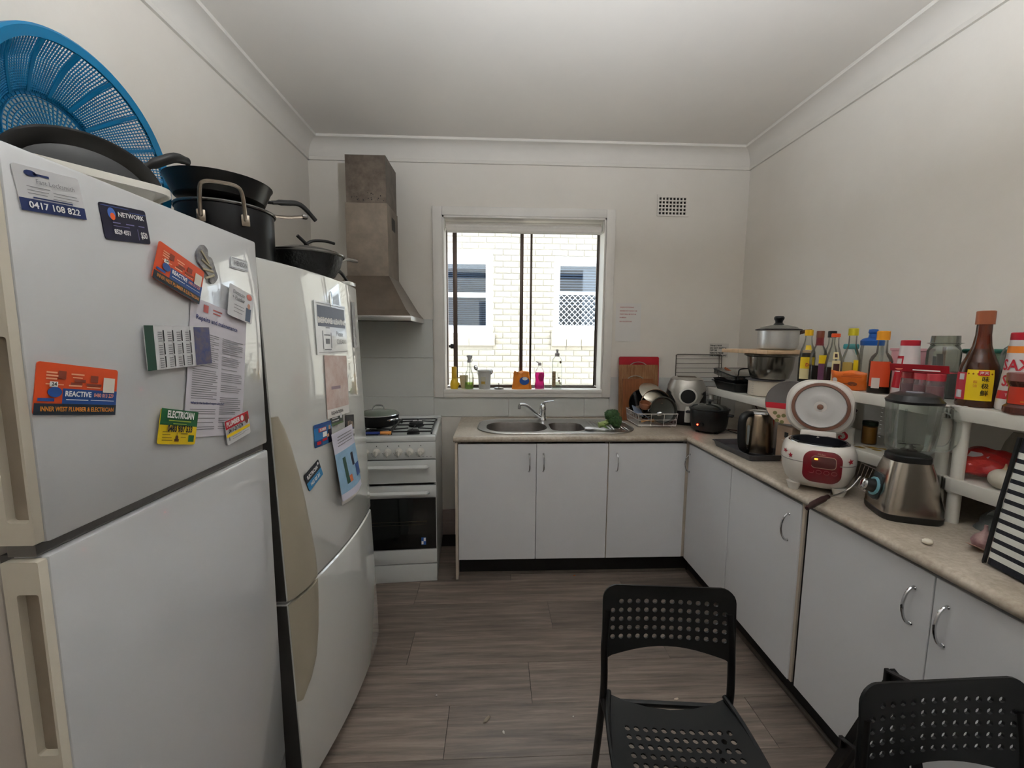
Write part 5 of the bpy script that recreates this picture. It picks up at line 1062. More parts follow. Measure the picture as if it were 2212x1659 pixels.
# ------------------------------------------------------------------ bottles and packets on the upper shelf
def cam_ang(x, y): return math.atan2(-y, -x)
def bottle(label, x, y, z, prof, glass, liquid=None, cap=None, labels=(), texts=(), name='sauce_bottle', extra=None, group=None, n=28, aoff=0.):
    """prof [(r,z)], liquid (mat, level), cap (mat, r, z0, z1), labels (mat, z0, z1, da, a_off), texts (str, z, h, mat, sx, a_off)"""
    t = thing(name, label, 'bottle' if 'bottle' in name else name.split('_')[-1], (x, y, z), 0, group); A = cam_ang(x, y)+aoff
    rad = lambda zz: next(((prof[i][0]+(prof[i+1][0]-prof[i][0])*((zz-prof[i][1])/max(1e-6, prof[i+1][1]-prof[i][1]))) for i in range(len(prof)-1) if prof[i][1] <= zz <= prof[i+1][1] and prof[i+1][1] > prof[i][1]), prof[-1][0])
    obj('bottle_body', lathe([(0, 0)]+prof, n), glass, t)
    if liquid:
        m_, lv = liquid; P = [(max(r-.0022, .002), max(zz, .003)) for r, zz in prof if zz < lv]+[(rad(lv)-.0022, lv), (0, lv)]
        obj('liquid', lathe([(0, .003)]+P, n), m_, t)
    if cap:
        m_, r, z0, z1 = cap; obj('cap', lathe([(r, z0), (r, z1-.002), (r-.002, z1), (0, z1)], n), m_, t)
    off = .0006
    for m_, z0, z1, da, ao in labels:
        nz = 4; V, F = [], []
        for k in range(nz+1):
            zz = z0+(z1-z0)*k/nz; R = rad(zz)+off
            for i in range(13):
                a = A+ao-da/2+da*i/12; V.append((R*math.cos(a), R*math.sin(a), zz))
        for k in range(nz):
            for i in range(12): F.append((k*13+i, k*13+i+1, (k+1)*13+i+1, (k+1)*13+i))
        obj('label', (V, F), m_, t); off += .0004
    for s, zz, h, m_, sx, ao in texts:
        g = text(s, h, .03, 'CENTER', sx); V = []
        for px, py, _ in g[0]:
            R = rad(zz+py)+off+.0006; a = A+ao+px/R; V.append((R*math.cos(a), R*math.sin(a), zz+py))
        obj('lettering', (V, g[1]), m_, t, 0)
    return t
CG = thin_glass('bottle_glass', (249, 250, 246), .08); SOY = mat('soy_sauce', (18, 9, 6), .15); DKRED = mat('dark_red_sauce', (44, 10, 10), .15); AMB = thin_glass('amber_glass', (168, 92, 50), .16, .10)
MAROON = mat('maroon_cap', (112, 22, 30), .4); YCAP = mat('yellow_cap2', (224, 176, 22), .4); CREAML = mat('cream_label', (222, 208, 156), .5); PURP = mat('purple_label', (112, 66, 96), .5); GOLDY = mat('golden_label', (226, 172, 30), .45); DKBR = mat('dark_brown_print', (58, 22, 20), .5)
Z = ZB+.001
P1 = [(.033, 0), (.034, .003), (.034, .12), (.031, .15), (.018, .19), (.0145, .215), (.0145, .235)]
bottle('soy sauce bottle with bright yellow cap at the far end of the bottle row', 1.515, 1.945, Z, P1, CG, (SOY, .145), (YCAP, .0175, .228, .256), [(YELLOW, .02, .125, 1.9, .1), (CREAML, .02, .07, 1.9, .1), (YELLOW, .16, .182, .9, .1)], [('Det', .088, .016, RED, .8, .25)])
bottle('sauce bottle with maroon foil neck beside the yellow-capped soy bottle', 1.505, 1.862, Z, [(.032, 0), (.033, .004), (.034, .13), (.028, .158), (.014, .185), (.013, .22)], CG, (SOY, .09), None, [(PURP, .02, .135, 1.0, .55), (YELLOW, .10, .138, 1.0, .55), (MAROON, .182, .222, 6.2, 0)], extra=None)
t_ = [o for o in bpy.data.objects if o.get('label', '').startswith('sauce bottle with maroon')][0]; obj('cap', lathe([(.0155, .218), (.0155, .247), (.014, .249), (0, .249)], 24), mat('brown_cap', (120, 60, 36), .4), t_)
bottle('clear sauce bottle with orange cap and tall cream label', 1.495, 1.762, Z, [(.031, 0), (.032, .003), (.032, .1), (.026, .14), (.015, .18), (.0125, .21), (.0135, .222)], CG, (DKRED, .088), (mat('orange_cap', (226, 80, 30), .4), .0165, .22, .236), [(CREAML, .008, .118, 1.05, .35), (DKBR, .025, .105, .7, .35), (CREAML, .055, .064, .55, .35), (CREAML, .125, .155, .75, .25), (DKBR, .132, .148, .35, .25)])
bottle('bottle with black cap standing behind the orange-capped one', 1.665, 1.985, Z, [(.028, 0), (.028, .14), (.014, .19), (.014, .225)], CG, (SOY, .08), (BLACKP, .018, .22, .252), [(MAGW, .03, .1, 1.2, 0)])
bottle('vinegar bottle with pale yellow cap behind the orange packet', 1.60, 1.792, Z, [(.034, 0), (.035, .003), (.035, .118), (.028, .145), (.015, .185), (.015, .235)], CG, (mat('pale_vinegar', (206, 176, 110), .15, trans=.5), .105), (mat('lime_cap', (206, 190, 34), .4), .0185, .228, .26), [(YELLOW, .03, .12, .55, .55), (mat('straw_label', (196, 164, 84), .5), .03, .11, 1.0, -.35)])
bottle('square-shouldered sauce bottle with yellow cap and orange label', 1.508, 1.552, Z, [(.035, 0), (.036, .003), (.036, .128), (.03, .145), (.0175, .16), (.016, .20), (.016, .21)], CG, (SOY, .124), (mat('amber_cap', (222, 150, 30), .4), .0205, .208, .243), [(mat('orange_label', (206, 72, 34), .45), .028, .126, 1.9, 0), (mat('barcode_white', (200, 188, 180), .5), .022, .062, .7, -.3)])
bottle('small jar with black lid behind the orange-label bottle', 1.70, 1.66, Z, [(.018, 0), (.018, .11), (.014, .13)], CG, (mat('grey_spice', (120, 116, 108), .6), .08), (BLACKP, .0165, .128, .142))
jg = bottle('squat clear drink bottle with blue sipper lid at the back of the shelf', 1.70, 1.80, Z, [(.04, 0), (.042, .005), (.042, .16), (.04, .185)], CG, None, None, name='drink_bottle')
BLUEC = mat('blue_cap', (16, 84, 164), .4); obj('sipper_lid', lathe([(.042, .184), (.043, .205), (.036, .214), (.017, .22), (.014, .236), (.018, .242), (.016, .256), (0, .258)], 28), BLUEC, jg)
sp3 = thing('spray_bottle', 'white spray bottle with teal trigger behind the sauce bottles', 'bottle', (1.70, 1.915, Z), 2.3)
obj('bottle_body', lathe([(0, 0), (.032, 0), (.034, .01), (.034, .12), (.014, .155), (.014, .165)], 24, sy=.7), mat('white_hdpe', (212, 208, 206), .45), sp3); obj('trigger_head', join(box(-.034, .026, -.012, .012, .165, .19, .006), tube([(-.02, 0, .168), (-.03, 0, .14)], .005, 8)), mat('teal_plastic', (66, 150, 156), .4), sp3); obj('red_label', flat_label(.033, .05, .12, -2.2, .9, 6, .001), RED, sp3)
# orange snack packet lying in front
pkt = thing('snack_packet', 'orange foil packet printed with a wooden spoon on the shelf edge', 'packet', M=facing((1.481, 1.655, Z), (-.90, -.45), .22))
def pillow(wd, ht, d, n=14, seed=2, amp=.002, edge=0.):
    rr = random.Random(seed); ph = [rr.uniform(0, 6) for _ in range(4)]; V, F = [], []
    for s in (-1, 1):
        for j in range(n+1):
            for i in range(n+1):
                u, v = i/n*2-1, j/n*2-1; b = ((1-u**4)*(1-v**4))**.5; e = amp*(math.sin(7*u+ph[0])*math.cos(5*v+ph[1])+.6*math.sin(11*v+ph[2]+3*u))*b
                V.append((u*wd/2*(1-.03*(1-abs(v))), s*(d/2*b+.0004)+e, (v+1)/2*ht+.004*math.sin(4*u+ph[3])*v))
    m = (n+1)**2
    for q in range(2):
        for j in range(n):
            for i in range(n):
                f = (q*m+j*(n+1)+i, q*m+j*(n+1)+i+1, q*m+(j+1)*(n+1)+i+1, q*m+(j+1)*(n+1)+i); F.append(f if q == 0 else tuple(reversed(f)))
    for i in range(n):
        for a, b in ((i, i+1), (n*(n+1)+i+1, n*(n+1)+i), ((i+1)*(n+1), i*(n+1)), (i*(n+1)+n, (i+1)*(n+1)+n)): F.append((a, b, b+m, a+m))
    return V, F
obj('foil', pillow(.125, .082, .026), mat('orange_foil', (214, 104, 34), .32, bump=(40, .3)), pkt)
def front(s, off=-.0148): return [(x, off, y) for x, y, z in s[0]], s[1]
obj('spoon_print', front(join(([(.018+.017*math.cos(a), .032+.009*math.sin(a), 0) for a in [2*PI*i/16 for i in range(16)]], [tuple(range(16))]), bars([(-.034, .004, .031, .0025)]))), mat('brown_spoon', (120, 62, 38), .5), pkt, 0)
obj('print_badge', front(join(([(-.043+.009*math.cos(a), .045+.01*math.sin(a), 0) for a in [2*PI*i/16 for i in range(16)]], [tuple(range(16))]), bars([(-.05, -.03, .019, .012)])), -.0152), MAGW, pkt, 0); obj('grain_print', front(bars([(-.02, .05, .062, .003), (-.014, .05, .069, .002)])), mat('deep_orange', (186, 84, 24), .5), pkt, 0)
bx = thing('storage_tub', 'pink plastic tub wedged behind the first salt shaker', 'tub', (1.665, 1.585, Z), .5); obj('tub_body', loft([lift(rrect(-.03, .03, -.05, .05, .01), 0), lift(rrect(-.036, .036, -.056, .056, .012), .165), lift(rrect(-.04, .04, -.06, .06, .012), .167), lift(rrect(-.04, .04, -.06, .06, .012), .176)]), mat('pink_plastic', (214, 160, 166), .4), bx)
# salt shakers
SALT = [(.038, 0), (.041, .006), (.041, .016), (.0275, .185), (.0265, .19)]
SALTW = mat('salt_plastic', (206, 200, 198), .4)
REDC = mat('red_cap', (178, 24, 44), .4)
bottle('white salt shaker with red cap beside the dark utensil jar', 1.545, 1.480, Z, SALT, SALTW, None, (REDC, .0275, .188, .208), [(REDC, .03, .15, 1.0, -.95), (SALTW, .12, .14, .7, -.95), (SALTW, .09, .112, .7, -.95)], name='salt_bottle')
bottle('large white salt shaker with red lettering behind the chilli jar', 1.560, 1.152, Z, [(.045, 0), (.048, .006), (.048, .02), (.034, .205), (.033, .212)], SALTW, None, (REDC, .034, .21, .232), [(mat('salt_orange', (228, 130, 40), .45), .172, .192, 3.0, 0), (REDC, .035, .06, 2.6, 0)], [('SAXA', .135, .032, REDC, .8, -.15), ('SALT', .088, .032, REDC, .8, -.15), ('TABLE SALT', .0475, .008, SALTW, .9, -.1)], name='salt_bottle')
# utensil jar
uj = thing('utensil_jar', 'square dark glass jar with black utensils inside, lid off', 'jar', (1.635, 1.440, Z), .7)
obj('jar_body', loft([lift(rrect(-.045, .045, -.045, .045, .012), 0), lift(rrect(-.045, .045, -.045, .045, .012), .17), lift(rrect(-.038, .038, -.038, .038, .03), .19), lift(rrect(-.04, .04, -.04, .04, .039), .192), lift(rrect(-.038, .038, -.038, .038, .037), .225)], True, False), thin_glass('grey_glass', (196, 200, 190), .15, .10), uj)
obj('neck_ring', mv(lathe([(.044, .196), (.05, .198), (.044, .2)], 28, False), 0, 0, 0), thin_glass('grey_glass'), uj); obj('dark_contents', loft([lift(rrect(-.041, .041, -.041, .041, .01), .003), lift(rrect(-.040, .040, -.041, .041, .01), .095)]), mat('dark_beans', (30, 26, 24), .6), uj)
obj('wood_stick', box(-.01, .012, -.005, .005, .01, .185, .002), mat('stick_wood', (120, 76, 44), .5), uj); obj('black_utensil', join(tube([(-.025, 0, .02), (-.03, .01, .16)], .012, 10, flat=.4), tube([(.02, .015, .02), (.0, .02, .15)], .012, 10, flat=.4)), BLACKP, uj)
# spice multipack
for i, (lab, yy, xx) in enumerate((('red-lidded spice jar at the far side of the spice multipack', 1.428, 1.503), ('red-lidded spice jar in the middle of the spice multipack', 1.376, 1.496), ('red-lidded spice jar at the near side of the spice multipack', 1.326, 1.489))):
    bottle(lab, xx, yy, Z, [(.022, 0), (.024, .003), (.024, .07), (.022, .076)], thin_glass('pinkish_pet', (242, 214, 218), .16, .15), (mat('pink_spice', (156, 84, 88), .7) if i else mat('grey_spice2', (128, 104, 112), .7), .052), (mat('red_lid_sheen', (186, 56, 66), .25, coat=.4), .0245, .072, .096), name='spice_jar', group='spice jars in the multipack')
hdx = thing('spice_sleeve', 'red cardboard sleeve over the three spice jars', 'packaging', M=facing((1.4955, 1.378, Z+.098), (-.91, -.27)))
obj('card_top', box(-.082, .082, -.026, .026, 0, .002), RED, hdx, 0); obj('card_front', xf(box(-.082, .082, -.001, .001, 0, .027), Matrix.Translation((0, -.026, 0)) @ Matrix.Rotation(.25, 4, 'X')), mat('sleeve_red', (150, 20, 32), .4), hdx, 0)
def fr_(s, z): return [(x, -.0295-.0, y+z) for x, y, q in s[0]], s[1]
obj('printed_title', fr_(bars([(-.025, .07, .004, .006), (-.015, .06, -.006, .004)]), .013), WHITE, hdx, 0); obj('oval_logo', fr_(([(-.055+.014*math.cos(a), .008*math.sin(a), 0) for a in [2*PI*i/18 for i in range(18)]], [tuple(range(18))]), .013), mat('oval_peach', (214, 120, 100), .5), hdx, 0)
gb = thing('plastic_basket', 'dark green plastic basket behind the big brown sauce bottle', 'basket', (1.735, 1.335, Z), 0)
GRN = mat('green_plastic', (22, 92, 76), .4); o2 = lambda k: rrect(-.05*k, .05*k, -.085*k, .085*k, .02, 4)
obj('basket_shell', loft([lift(o2(.82), 0), lift(o2(1), .16), lift(o2(1.1), .162), lift(o2(1.1), .172), lift(o2(.96), .17), lift(o2(.78), .005)]), mat('clear_green', (120, 140, 116), .4), gb); obj('rim', tube([(x, y, .172) for x, y in o2(1.08)], .007, 8, True), GRN, gb); obj('handle_loop', tube(smooth_path([(-.055, .05, .165), (-.075, .045, .16), (-.08, .04, .11), (-.06, .035, .07)], 4), .008, 8), GRN, gb)
# big brown bottle
bb = bottle('big brown seasoned soy bottle with copper cap and yellow label', 1.530, 1.240, Z, [(.043, 0), (.046, .004), (.046, .105), (.043, .128), (.033, .155), (.022, .19), (.018, .225), (.0175, .262)], AMB, (SOY, .14), (mat('copper_cap', (150, 84, 54), .4), .0215, .258, .3), [(YELLOW, .022, .118, 1.35, .12), (mat('red_side_label', (176, 40, 56), .45), .022, .108, .75, -.92), (MAGW, .028, .052, .4, -.92), (MAGW, .085, .104, .3, -.8), (RED, .1, .115, .5, .25)])
for s, zz, h, m_, ao in (('味', .088, .0125, BLACK, .34), ('极', .067, .0125, BLACK, .34), ('鲜', .045, .0135, BLACK, .34), ('酱', .08, .007, GOLD, -.1), ('油', .067, .007, GOLD, -.1), ('海天', .1075, .007, WHITE, .25)):
    g = text(s, h, .02); A = cam_ang(1.53, 1.24)+ao; R = .0492; obj('lettering', ([(R*math.cos(A+x/R), R*math.sin(A+x/R), zz+y) for x, y, q in g[0]], g[1]), m_, bb, 0)
jl = bottle('large clear jug with brown screw cap at the back right of the shelf', 1.715, 1.185, Z, [(.062, 0), (.066, .006), (.066, .17), (.055, .215), (.024, .245), (.022, .255)], thin_glass('cloudy_jug', (238, 242, 239), .12, .18), None, (mat('tan_cap', (164, 100, 58), .4), .0265, .25, .292), name='jug_bottle'); obj('side_handle', tube(smooth_path([(-.03, .055, .2), (-.05, .095, .18), (-.045, .1, .11), (-.035, .06, .08)], 4), .008, 8), thin_glass('cloudy_jug'), jl)
ll = thing('ladle', 'clear plastic ladle poking up between brown bottle and jug', 'ladle', M=Matrix.Translation((1.655, 1.318, Z+.02)) @ Matrix.Rotation(.45, 4, 'X')); obj('bowl', mv(xf(lathe([(0, -1), (.5, -.86), (.87, -.5), (1, 0), (.87, .5), (.5, .86), (0, 1)], 18), Matrix.Diagonal((.024, .012, .036, 1))), 0, 0, .24), mat('mauve_clear', (120, 104, 108), .2, trans=.4), ll); obj('shaft', tube([(0, 0, 0), (0, 0, .21)], .005, 8), BLACKP, ll)
bottle('squat chilli sauce jar with red label at the right end of the shelf', 1.492, 1.078, Z, [(.044, 0), (.05, .006), (.05, .022), (.043, .03), (.043, .082), (.048, .09), (.048, .1)], thin_glass('chilli_glass', (200, 120, 104), .16, .12), (DKRED, .095), (mat('mauve_lid', (120, 72, 66), .3), .049, .096, .118), [(mat('red_orange_label', (190, 52, 30), .4), .032, .08, 2.4, 0), (mat('cream_oval', (206, 190, 166), .5), .05, .072, .36, .0), (GOLD, .038, .0415, 1.2, .2)], name='sauce_jar')
bottle('second chilli sauce jar just outside the right end of the row', 1.50, .955, Z, [(.044, 0), (.05, .006), (.05, .022), (.043, .03), (.043, .082), (.048, .09), (.048, .1)], thin_glass('chilli_glass'), (DKRED, .095), (MATS['mauve_lid'], .049, .096, .118), [(MATS['red_orange_label'], .032, .08, 2.4, 0)], name='sauce_jar')

# ------------------------------------------------------------------ middle shelf and worktop clutter
Z2 = ZM+.001
bottle('mustard jar with dark green lid on the middle shelf', 1.59, 1.655, Z2, [(.024, 0), (.026, .003), (.026, .078), (.024, .082)], CG, (mat('mustard', (176, 122, 40), .5), .074), (mat('dark_green_lid', (22, 42, 26), .4), .0265, .08, .098), name='mustard_jar')
pb = thing('plastic_bag', 'purple-grey clear plastic bag behind the open rice cooker lid', 'bag', (1.53, 1.74, Z2), .4); obj('bag_body', bag_mesh(.10, .08, .07, .03, .14, 8, crump=.008), thin_glass('lilac_film', (176, 168, 184), .16, .45, .2), pb); obj('maroon_tip', mv(blob(.022, (0, 0, 0), 31, .2), .01, -.03, .13), mat('maroon_print', (74, 30, 46), .5), pb)
sw = thing('snack_bag', 'bag with red and white swirl print beside the rice cooker', 'packet', M=facing((1.468, 1.655, Z2), (-.66, -.75), .15)); obj('foil', pillow(.085, .075, .03, seed=5), WHITEP, sw)
def spiral(r0, turns, w0):
    P = [(r0*(i/40)*math.cos(turns*2*PI*i/40), r0*(i/40)*math.sin(turns*2*PI*i/40)) for i in range(2, 41)]; V, F = [], []
    for i, (x, y) in enumerate(P):
        l = math.hypot(x, y); k = w0*(.5+l/r0*.5); V += [(x*(1-k/l) if l > k else 0, y*(1-k/l) if l > k else 0, 0), (x, y, 0)]
    return V, [(2*i, 2*i+1, 2*i+3, 2*i+2) for i in range(len(P)-1)]
obj('swirl_print', [(lambda s: ([(x, -.0172, y+.037) for x, y, z in s[0]], s[1]))(spiral(.034, 1.6, .011))][0], RED, sw, 0)
yp = thing('snack_packet', 'flattened yellow packet lying on the middle shelf', 'packet', (1.535, 1.585, Z2), .9); obj('foil', rotx(mv(pillow(.10, .17, .03, seed=9, amp=.003), 0, -.016, -.085), PI/2), mat('yellow_foil', (206, 160, 30), .35, noise=(14, .5), bump=(30, .5), col2=(96, 70, 26)), yp)
# patterned tray, box, beige toaster under the shelves
bx2 = thing('cardboard_box', 'beige box with a finger hole below the shelves by the kettle', 'box', (1.405, 1.905, .9), math.radians(8)); BEI = mat('beige_card', (178, 152, 130), .6, noise=(4, .12))
obj('carton', box(-.035, .04, -.075, .012, .0, .172, .003), BEI, bx2); obj('finger_hole', box(-.0365, -.0345, -.055, -.035, .12, .145), BLACK, bx2, 0); obj('open_flap', xf(box(-.03, .03, -.055, .02, -.001, .001), Matrix.Translation((-.045, -.08, .11)) @ Matrix.Rotation(.2, 4, 'Y')), WHITEP, bx2, 0)
tr_ = thing('patterned_plate', 'round grey plate with red band and flower print standing behind the rice cooker lid', 'plate', M=facing((1.385, 1.85, 1.185), (-.68, -.73), -.08))
obj('plate_body', rotx(lathe([(0, 0), (.078, 0), (.104, .012), (.106, .012), (.104, .016), (.078, .004), (0, .004)], 48), PI/2), mat('plate_grey', (112, 108, 106), .35), tr_)
def disc_part(f0, f1, R, n=24):
    P = [(-R*math.cos(math.asin(max(-1, min(1, v)))), v*R) for v in [f0+(f1-f0)*i/n for i in range(n+1)]]; P += [(-x, y) for x, y in reversed(P)]
    return [(x, -.0165, y) for x, y in P], [tuple(range(len(P)))]
obj('red_band', disc_part(-.28, -.02, .102), RED, tr_, 0); obj('cream_field', disc_part(-.95, -.28, .102), mat('plate_cream', (214, 186, 164), .5), tr_, 0)
obj('flower_print', join(*[([(x+.009*math.cos(a), -.0172, z+.009*math.sin(a)) for a in [2*PI*i/10 for i in range(10)]], [tuple(range(10))]) for x, z in ((-.06, -.05), (-.045, -.065), (-.05, -.085), (-.025, -.06), (-.03, -.09))]), mat('olive_flower', (120, 116, 70), .5), tr_, 0)
oc = thing('plastic_cup', 'orange-red plastic cup behind the kettle', 'cup', (1.425, 2.075, .9)); obj('cup_body', lathe([(0, 0), (.028, 0), (.03, .004), (.037, .19), (.035, .19), (.028, .006), (0, .005)], 24), mat('coral_plastic', (206, 84, 58), .4), oc)
# kettle on a baking tray
bt = thing('baking_tray', 'dark grey baking tray under the kettle', 'tray', (1.315, 2.03, .9005), math.radians(2)); q3 = lambda k, e: rrect(-.105*k-e, .105*k+e, -.165*k-e, .165*k+e, .015, 4)
obj('tray_body', loft([lift(q3(.92, 0), 0), lift(q3(.98, 0), .026), lift(q3(1, .004), .028), lift(q3(1, .004), .031), lift(q3(.97, 0), .03), lift(q3(.9, 0), .003)]), mat('tray_grey', (92, 92, 96), .35, .5, noise=(8, .2)), bt)
kt = thing('kettle', 'brushed steel electric kettle with black handle on the tray', 'kettle', M=facing((1.335, 2.0, .9038), (-.80, -.25)))
obj('power_base', cyl(.07, 0, .014, 32, .003), BLACKP, kt)
obj('kettle_body', lathe([(0, .015), (.068, .015), (.070, .02), (.066, .12), (.058, .19), (.055, .205), (.05, .213), (.03, .217), (0, .218)], 40), mat('kettle_steel', (164, 148, 128), .26, 1., noise=(40, .15), stretch=(1, 1, .1)), kt)
obj('lid_ring', lathe([(.053, .206), (.056, .21), (.05, .218), (.04, .221), (0, .222)], 36), CHROME, kt)
obj('handle', tube(smooth_path([(0, -.05, .205), (0, -.085, .206), (0, -.11, .185), (0, -.113, .12), (0, -.105, .05), (0, -.075, .02), (0, -.06, .018)], 5), [.014]*8+[.015]*15+[.012]*8, 10, flat=1.25), BLACKP, kt)
obj('water_gauge', box(-.006, .006, -.0705, -.062, .05, .15, .003), mat('gauge_grey', (136, 142, 140), .3), kt); obj('spout', mv(xf(blob(.02, (0, 0, 0), 2, 0.), Matrix.Diagonal((.9, 1, .8, 1))), 0, .052, .188), MATS['kettle_steel'], kt)
# cords
def cord(label, pts, m=None, r=.003): return tag(obj('power_cord', tube(smooth_path(pts, 6), r, 6), m or BLACKP), label, 'cord')
cord('black power cord of the slow cooker lying along the worktop', [(1.42, 2.56, .93), (1.47, 2.49, .91), (1.50, 2.38, .905), (1.46, 2.27, .905), (1.37, 2.22, .905), (1.34, 2.21, .905)])
cord('brown power cord hanging from the low shelf to the worktop', [(1.70, 2.66, 1.10), (1.66, 2.5, 1.03), (1.62, 2.4, .95), (1.56, 2.42, .92), (1.50, 2.55, .905)], mat('brown_cord', (92, 46, 32), .5))

# ------------------------------------------------------------------ rice cooker with its lid open
rc = thing('rice_cooker', 'white rice cooker with open lid and dark red control panel', 'rice cooker', M=facing((1.274, 1.538, .9), (-.60, -.80)))
RCW = mat('cooker_white', (214, 208, 200), .3, coat=.3)
sq = lambda wx, dy, z, p=3.0, n=48: ell(wx, dy, z, n, p)
obj('housing', loft([sq(.06, .06, .018), sq(.085, .085, .022), sq(.103, .105, .045), sq(.116, .118, .085), sq(.120, .122, .125), sq(.118, .12, .155), sq(.112, .114, .172), sq(.102, .104, .182), sq(.088, .09, .184)], True, False), RCW, rc)
obj('seam', loft([sq(.1205, .1225, .120), sq(.1213, .1233, .1215), sq(.1205, .1225, .123)], False, False), mat('seam_grey', (150, 144, 138), .5), rc)
[obj('foot', mv(lathe([(.016, 0), (.02, .012), (.026, .03)], 12), x*.07, y*.072, 0), RCW, rc) for x in (-1, 1) for y in (-1, 1)]
ib = obj('inner_bowl', lathe([(.09, .186), (.092, .190), (.086, .188), (.083, .12), (.07, .06), (0, .05)], 40, False), mat('bowl_dark', (38, 38, 44), .25, .3), rc); obj('steel_ring', lathe([(.1, .181), (.098, .186), (.091, .187)], 40, False), CHROME, rc)
def fpatch(prof_y, pts, off):
    """project a front-view outline (x,z) onto the bulging front"""
    ex = [(x, z) for x in [-.06+.012*i for i in range(11)] for z in [.03+.012*j for j in range(13)]]
    def ins(p, poly):
        c = False; j = len(poly)-1
        for i in range(len(poly)):
            if (poly[i][1] > p[1]) != (poly[j][1] > p[1]) and p[0] < (poly[j][0]-poly[i][0])*(p[1]-poly[i][1])/(poly[j][1]-poly[i][1])+poly[i][0]: c = not c
            j = i
        return c
    ZS_ = [(.018, .06, .06), (.022, .085, .085), (.045, .103, .105), (.085, .116, .118), (.125, .12, .122), (.155, .118, .12), (.172, .112, .114), (.182, .102, .104)]
    def surf(x, z):
        for k in range(len(ZS_)-1):
            if ZS_[k][0] <= z <= ZS_[k+1][0]:
                t = (z-ZS_[k][0])/(ZS_[k+1][0]-ZS_[k][0]); wx = ZS_[k][1]+(ZS_[k+1][1]-ZS_[k][1])*t; dy = ZS_[k][2]+(ZS_[k+1][2]-ZS_[k][2])*t; break
        else: wx, dy = .1, .1
        return -dy*max(0, 1-(abs(x)/wx)**3)**(1/3)
    return plate(pts, [], .0015, lambda x, z: (Vector((x, surf(x, z)-off, z)), Vector((0, -1, 0))), [p for p in ex if ins(p, pts)])
cpn = obj('control_panel', fpatch(0, rrect(-.048, .070, .048, .170, .034, 6), .0015), mat('garnet_panel', (112, 18, 30), .22, coat=.4), rc)
obj('display', fpatch(0, rrect(-.022, .05, .108, .150, .012, 5), .0030), mat('display_dark', (84, 44, 44), .15), cpn); obj('display_frame', tube([(x, -.1245+abs(x-.01)*.08, z) for x, z in rrect(-.023, .051, .107, .151, .012, 5)], .0012, 6, True), mat('frame_tan', (176, 140, 120), .4), cpn)
obj('lit_digits', fpatch(0, rrect(-.014, -.004, .138, .143, .001, 2), .0042), mat('amber_led', (255, 110, 20), .4, emit=6), cpn, label='glowing amber indicator')
for k in range(4): obj('button', tube([(x, -.1235+abs(x-.01)*.12, z) for x, z in rrect(-.029+k*.023, -.013+k*.023, .085-.0*k, .098, .006, 4)], .0008, 5, True), mat('button_pink', (150, 62, 66), .4), cpn)
obj('lettering', [(lambda s: ([(x+.006, -.1255, z*1+.159) for x, z, q in s[0]], s[1]))(text('Midea', .007, 0, 'CENTER', 1))][0], MATS['frame_tan'], cpn, 0)
def star(r): return [(r*(1 if i % 2 == 0 else .42)*math.sin(PI*i/5), r*(1 if i % 2 == 0 else .42)*math.cos(PI*i/5)) for i in range(10)]
for x, z, r, ro in ((-.088, .138, .011, .2), (-.1055, .150, .010, -.3), (.094, .140, .012, .25)): obj('star_decal', fpatch(0, [(x+(a*math.cos(ro)-b*math.sin(ro))*.75, z+a*math.sin(ro)+b*math.cos(ro)) for a, b in star(r)], .002), mat('star_red', (170, 24, 44), .4), rc, 0)
lidM = Matrix.Translation((0, .098, .186)) @ Matrix.Rotation(math.radians(-8), 4, 'X')
lid = bpy.data.objects.new('lid', None); COL.objects.link(lid); lid.parent = rc; lid.matrix_local = lidM
obj('lid_shell', rotx(mv(loft([lift(rrect(-.112, .112, 0.012, .228, .085, 10), 0), lift(rrect(-.118, .118, .006, .234, .09, 10), .012), lift(rrect(-.11, .11, .014, .226, .085, 10), .034), lift(rrect(-.08, .08, .044, .196, .06, 10), .046)]), 0, 0, -.046), PI/2), RCW, lid)
# lid inner side faces the room (-y)
zc = .12
def ringp2(prof, n=48): return mv(rotx(lathe(prof, n, False), PI/2), 0, 0, zc)
obj('lid_inner', ringp2([(.104, .001), (.1, .004), (.0, .004)]), mat('lid_grey', (196, 190, 184), .4), lid); obj('seal', ringp2([(.098, .003), (.099, .008), (.088, .010), (.087, .004)]), mat('brown_seal', (112, 74, 58), .6), lid, label='brown rubber seal ring')
obj('steam_plate', ringp2([(.085, .006), (.084, .010), (.078, .009), (.05, .007), (.044, .009), (.02, .0035), (.012, .004), (0, .004)]), mat('plate_alu', (190, 188, 186), .38, .35), lid); obj('valve', ringp2([(.011, .004), (.010, .009), (.004, .011), (0, .011)], 20), MATS['brown_seal'], lid)
obj('hinge', box(-.06, .06, -.012, .02, -.012, .022, .006), RCW, lid)

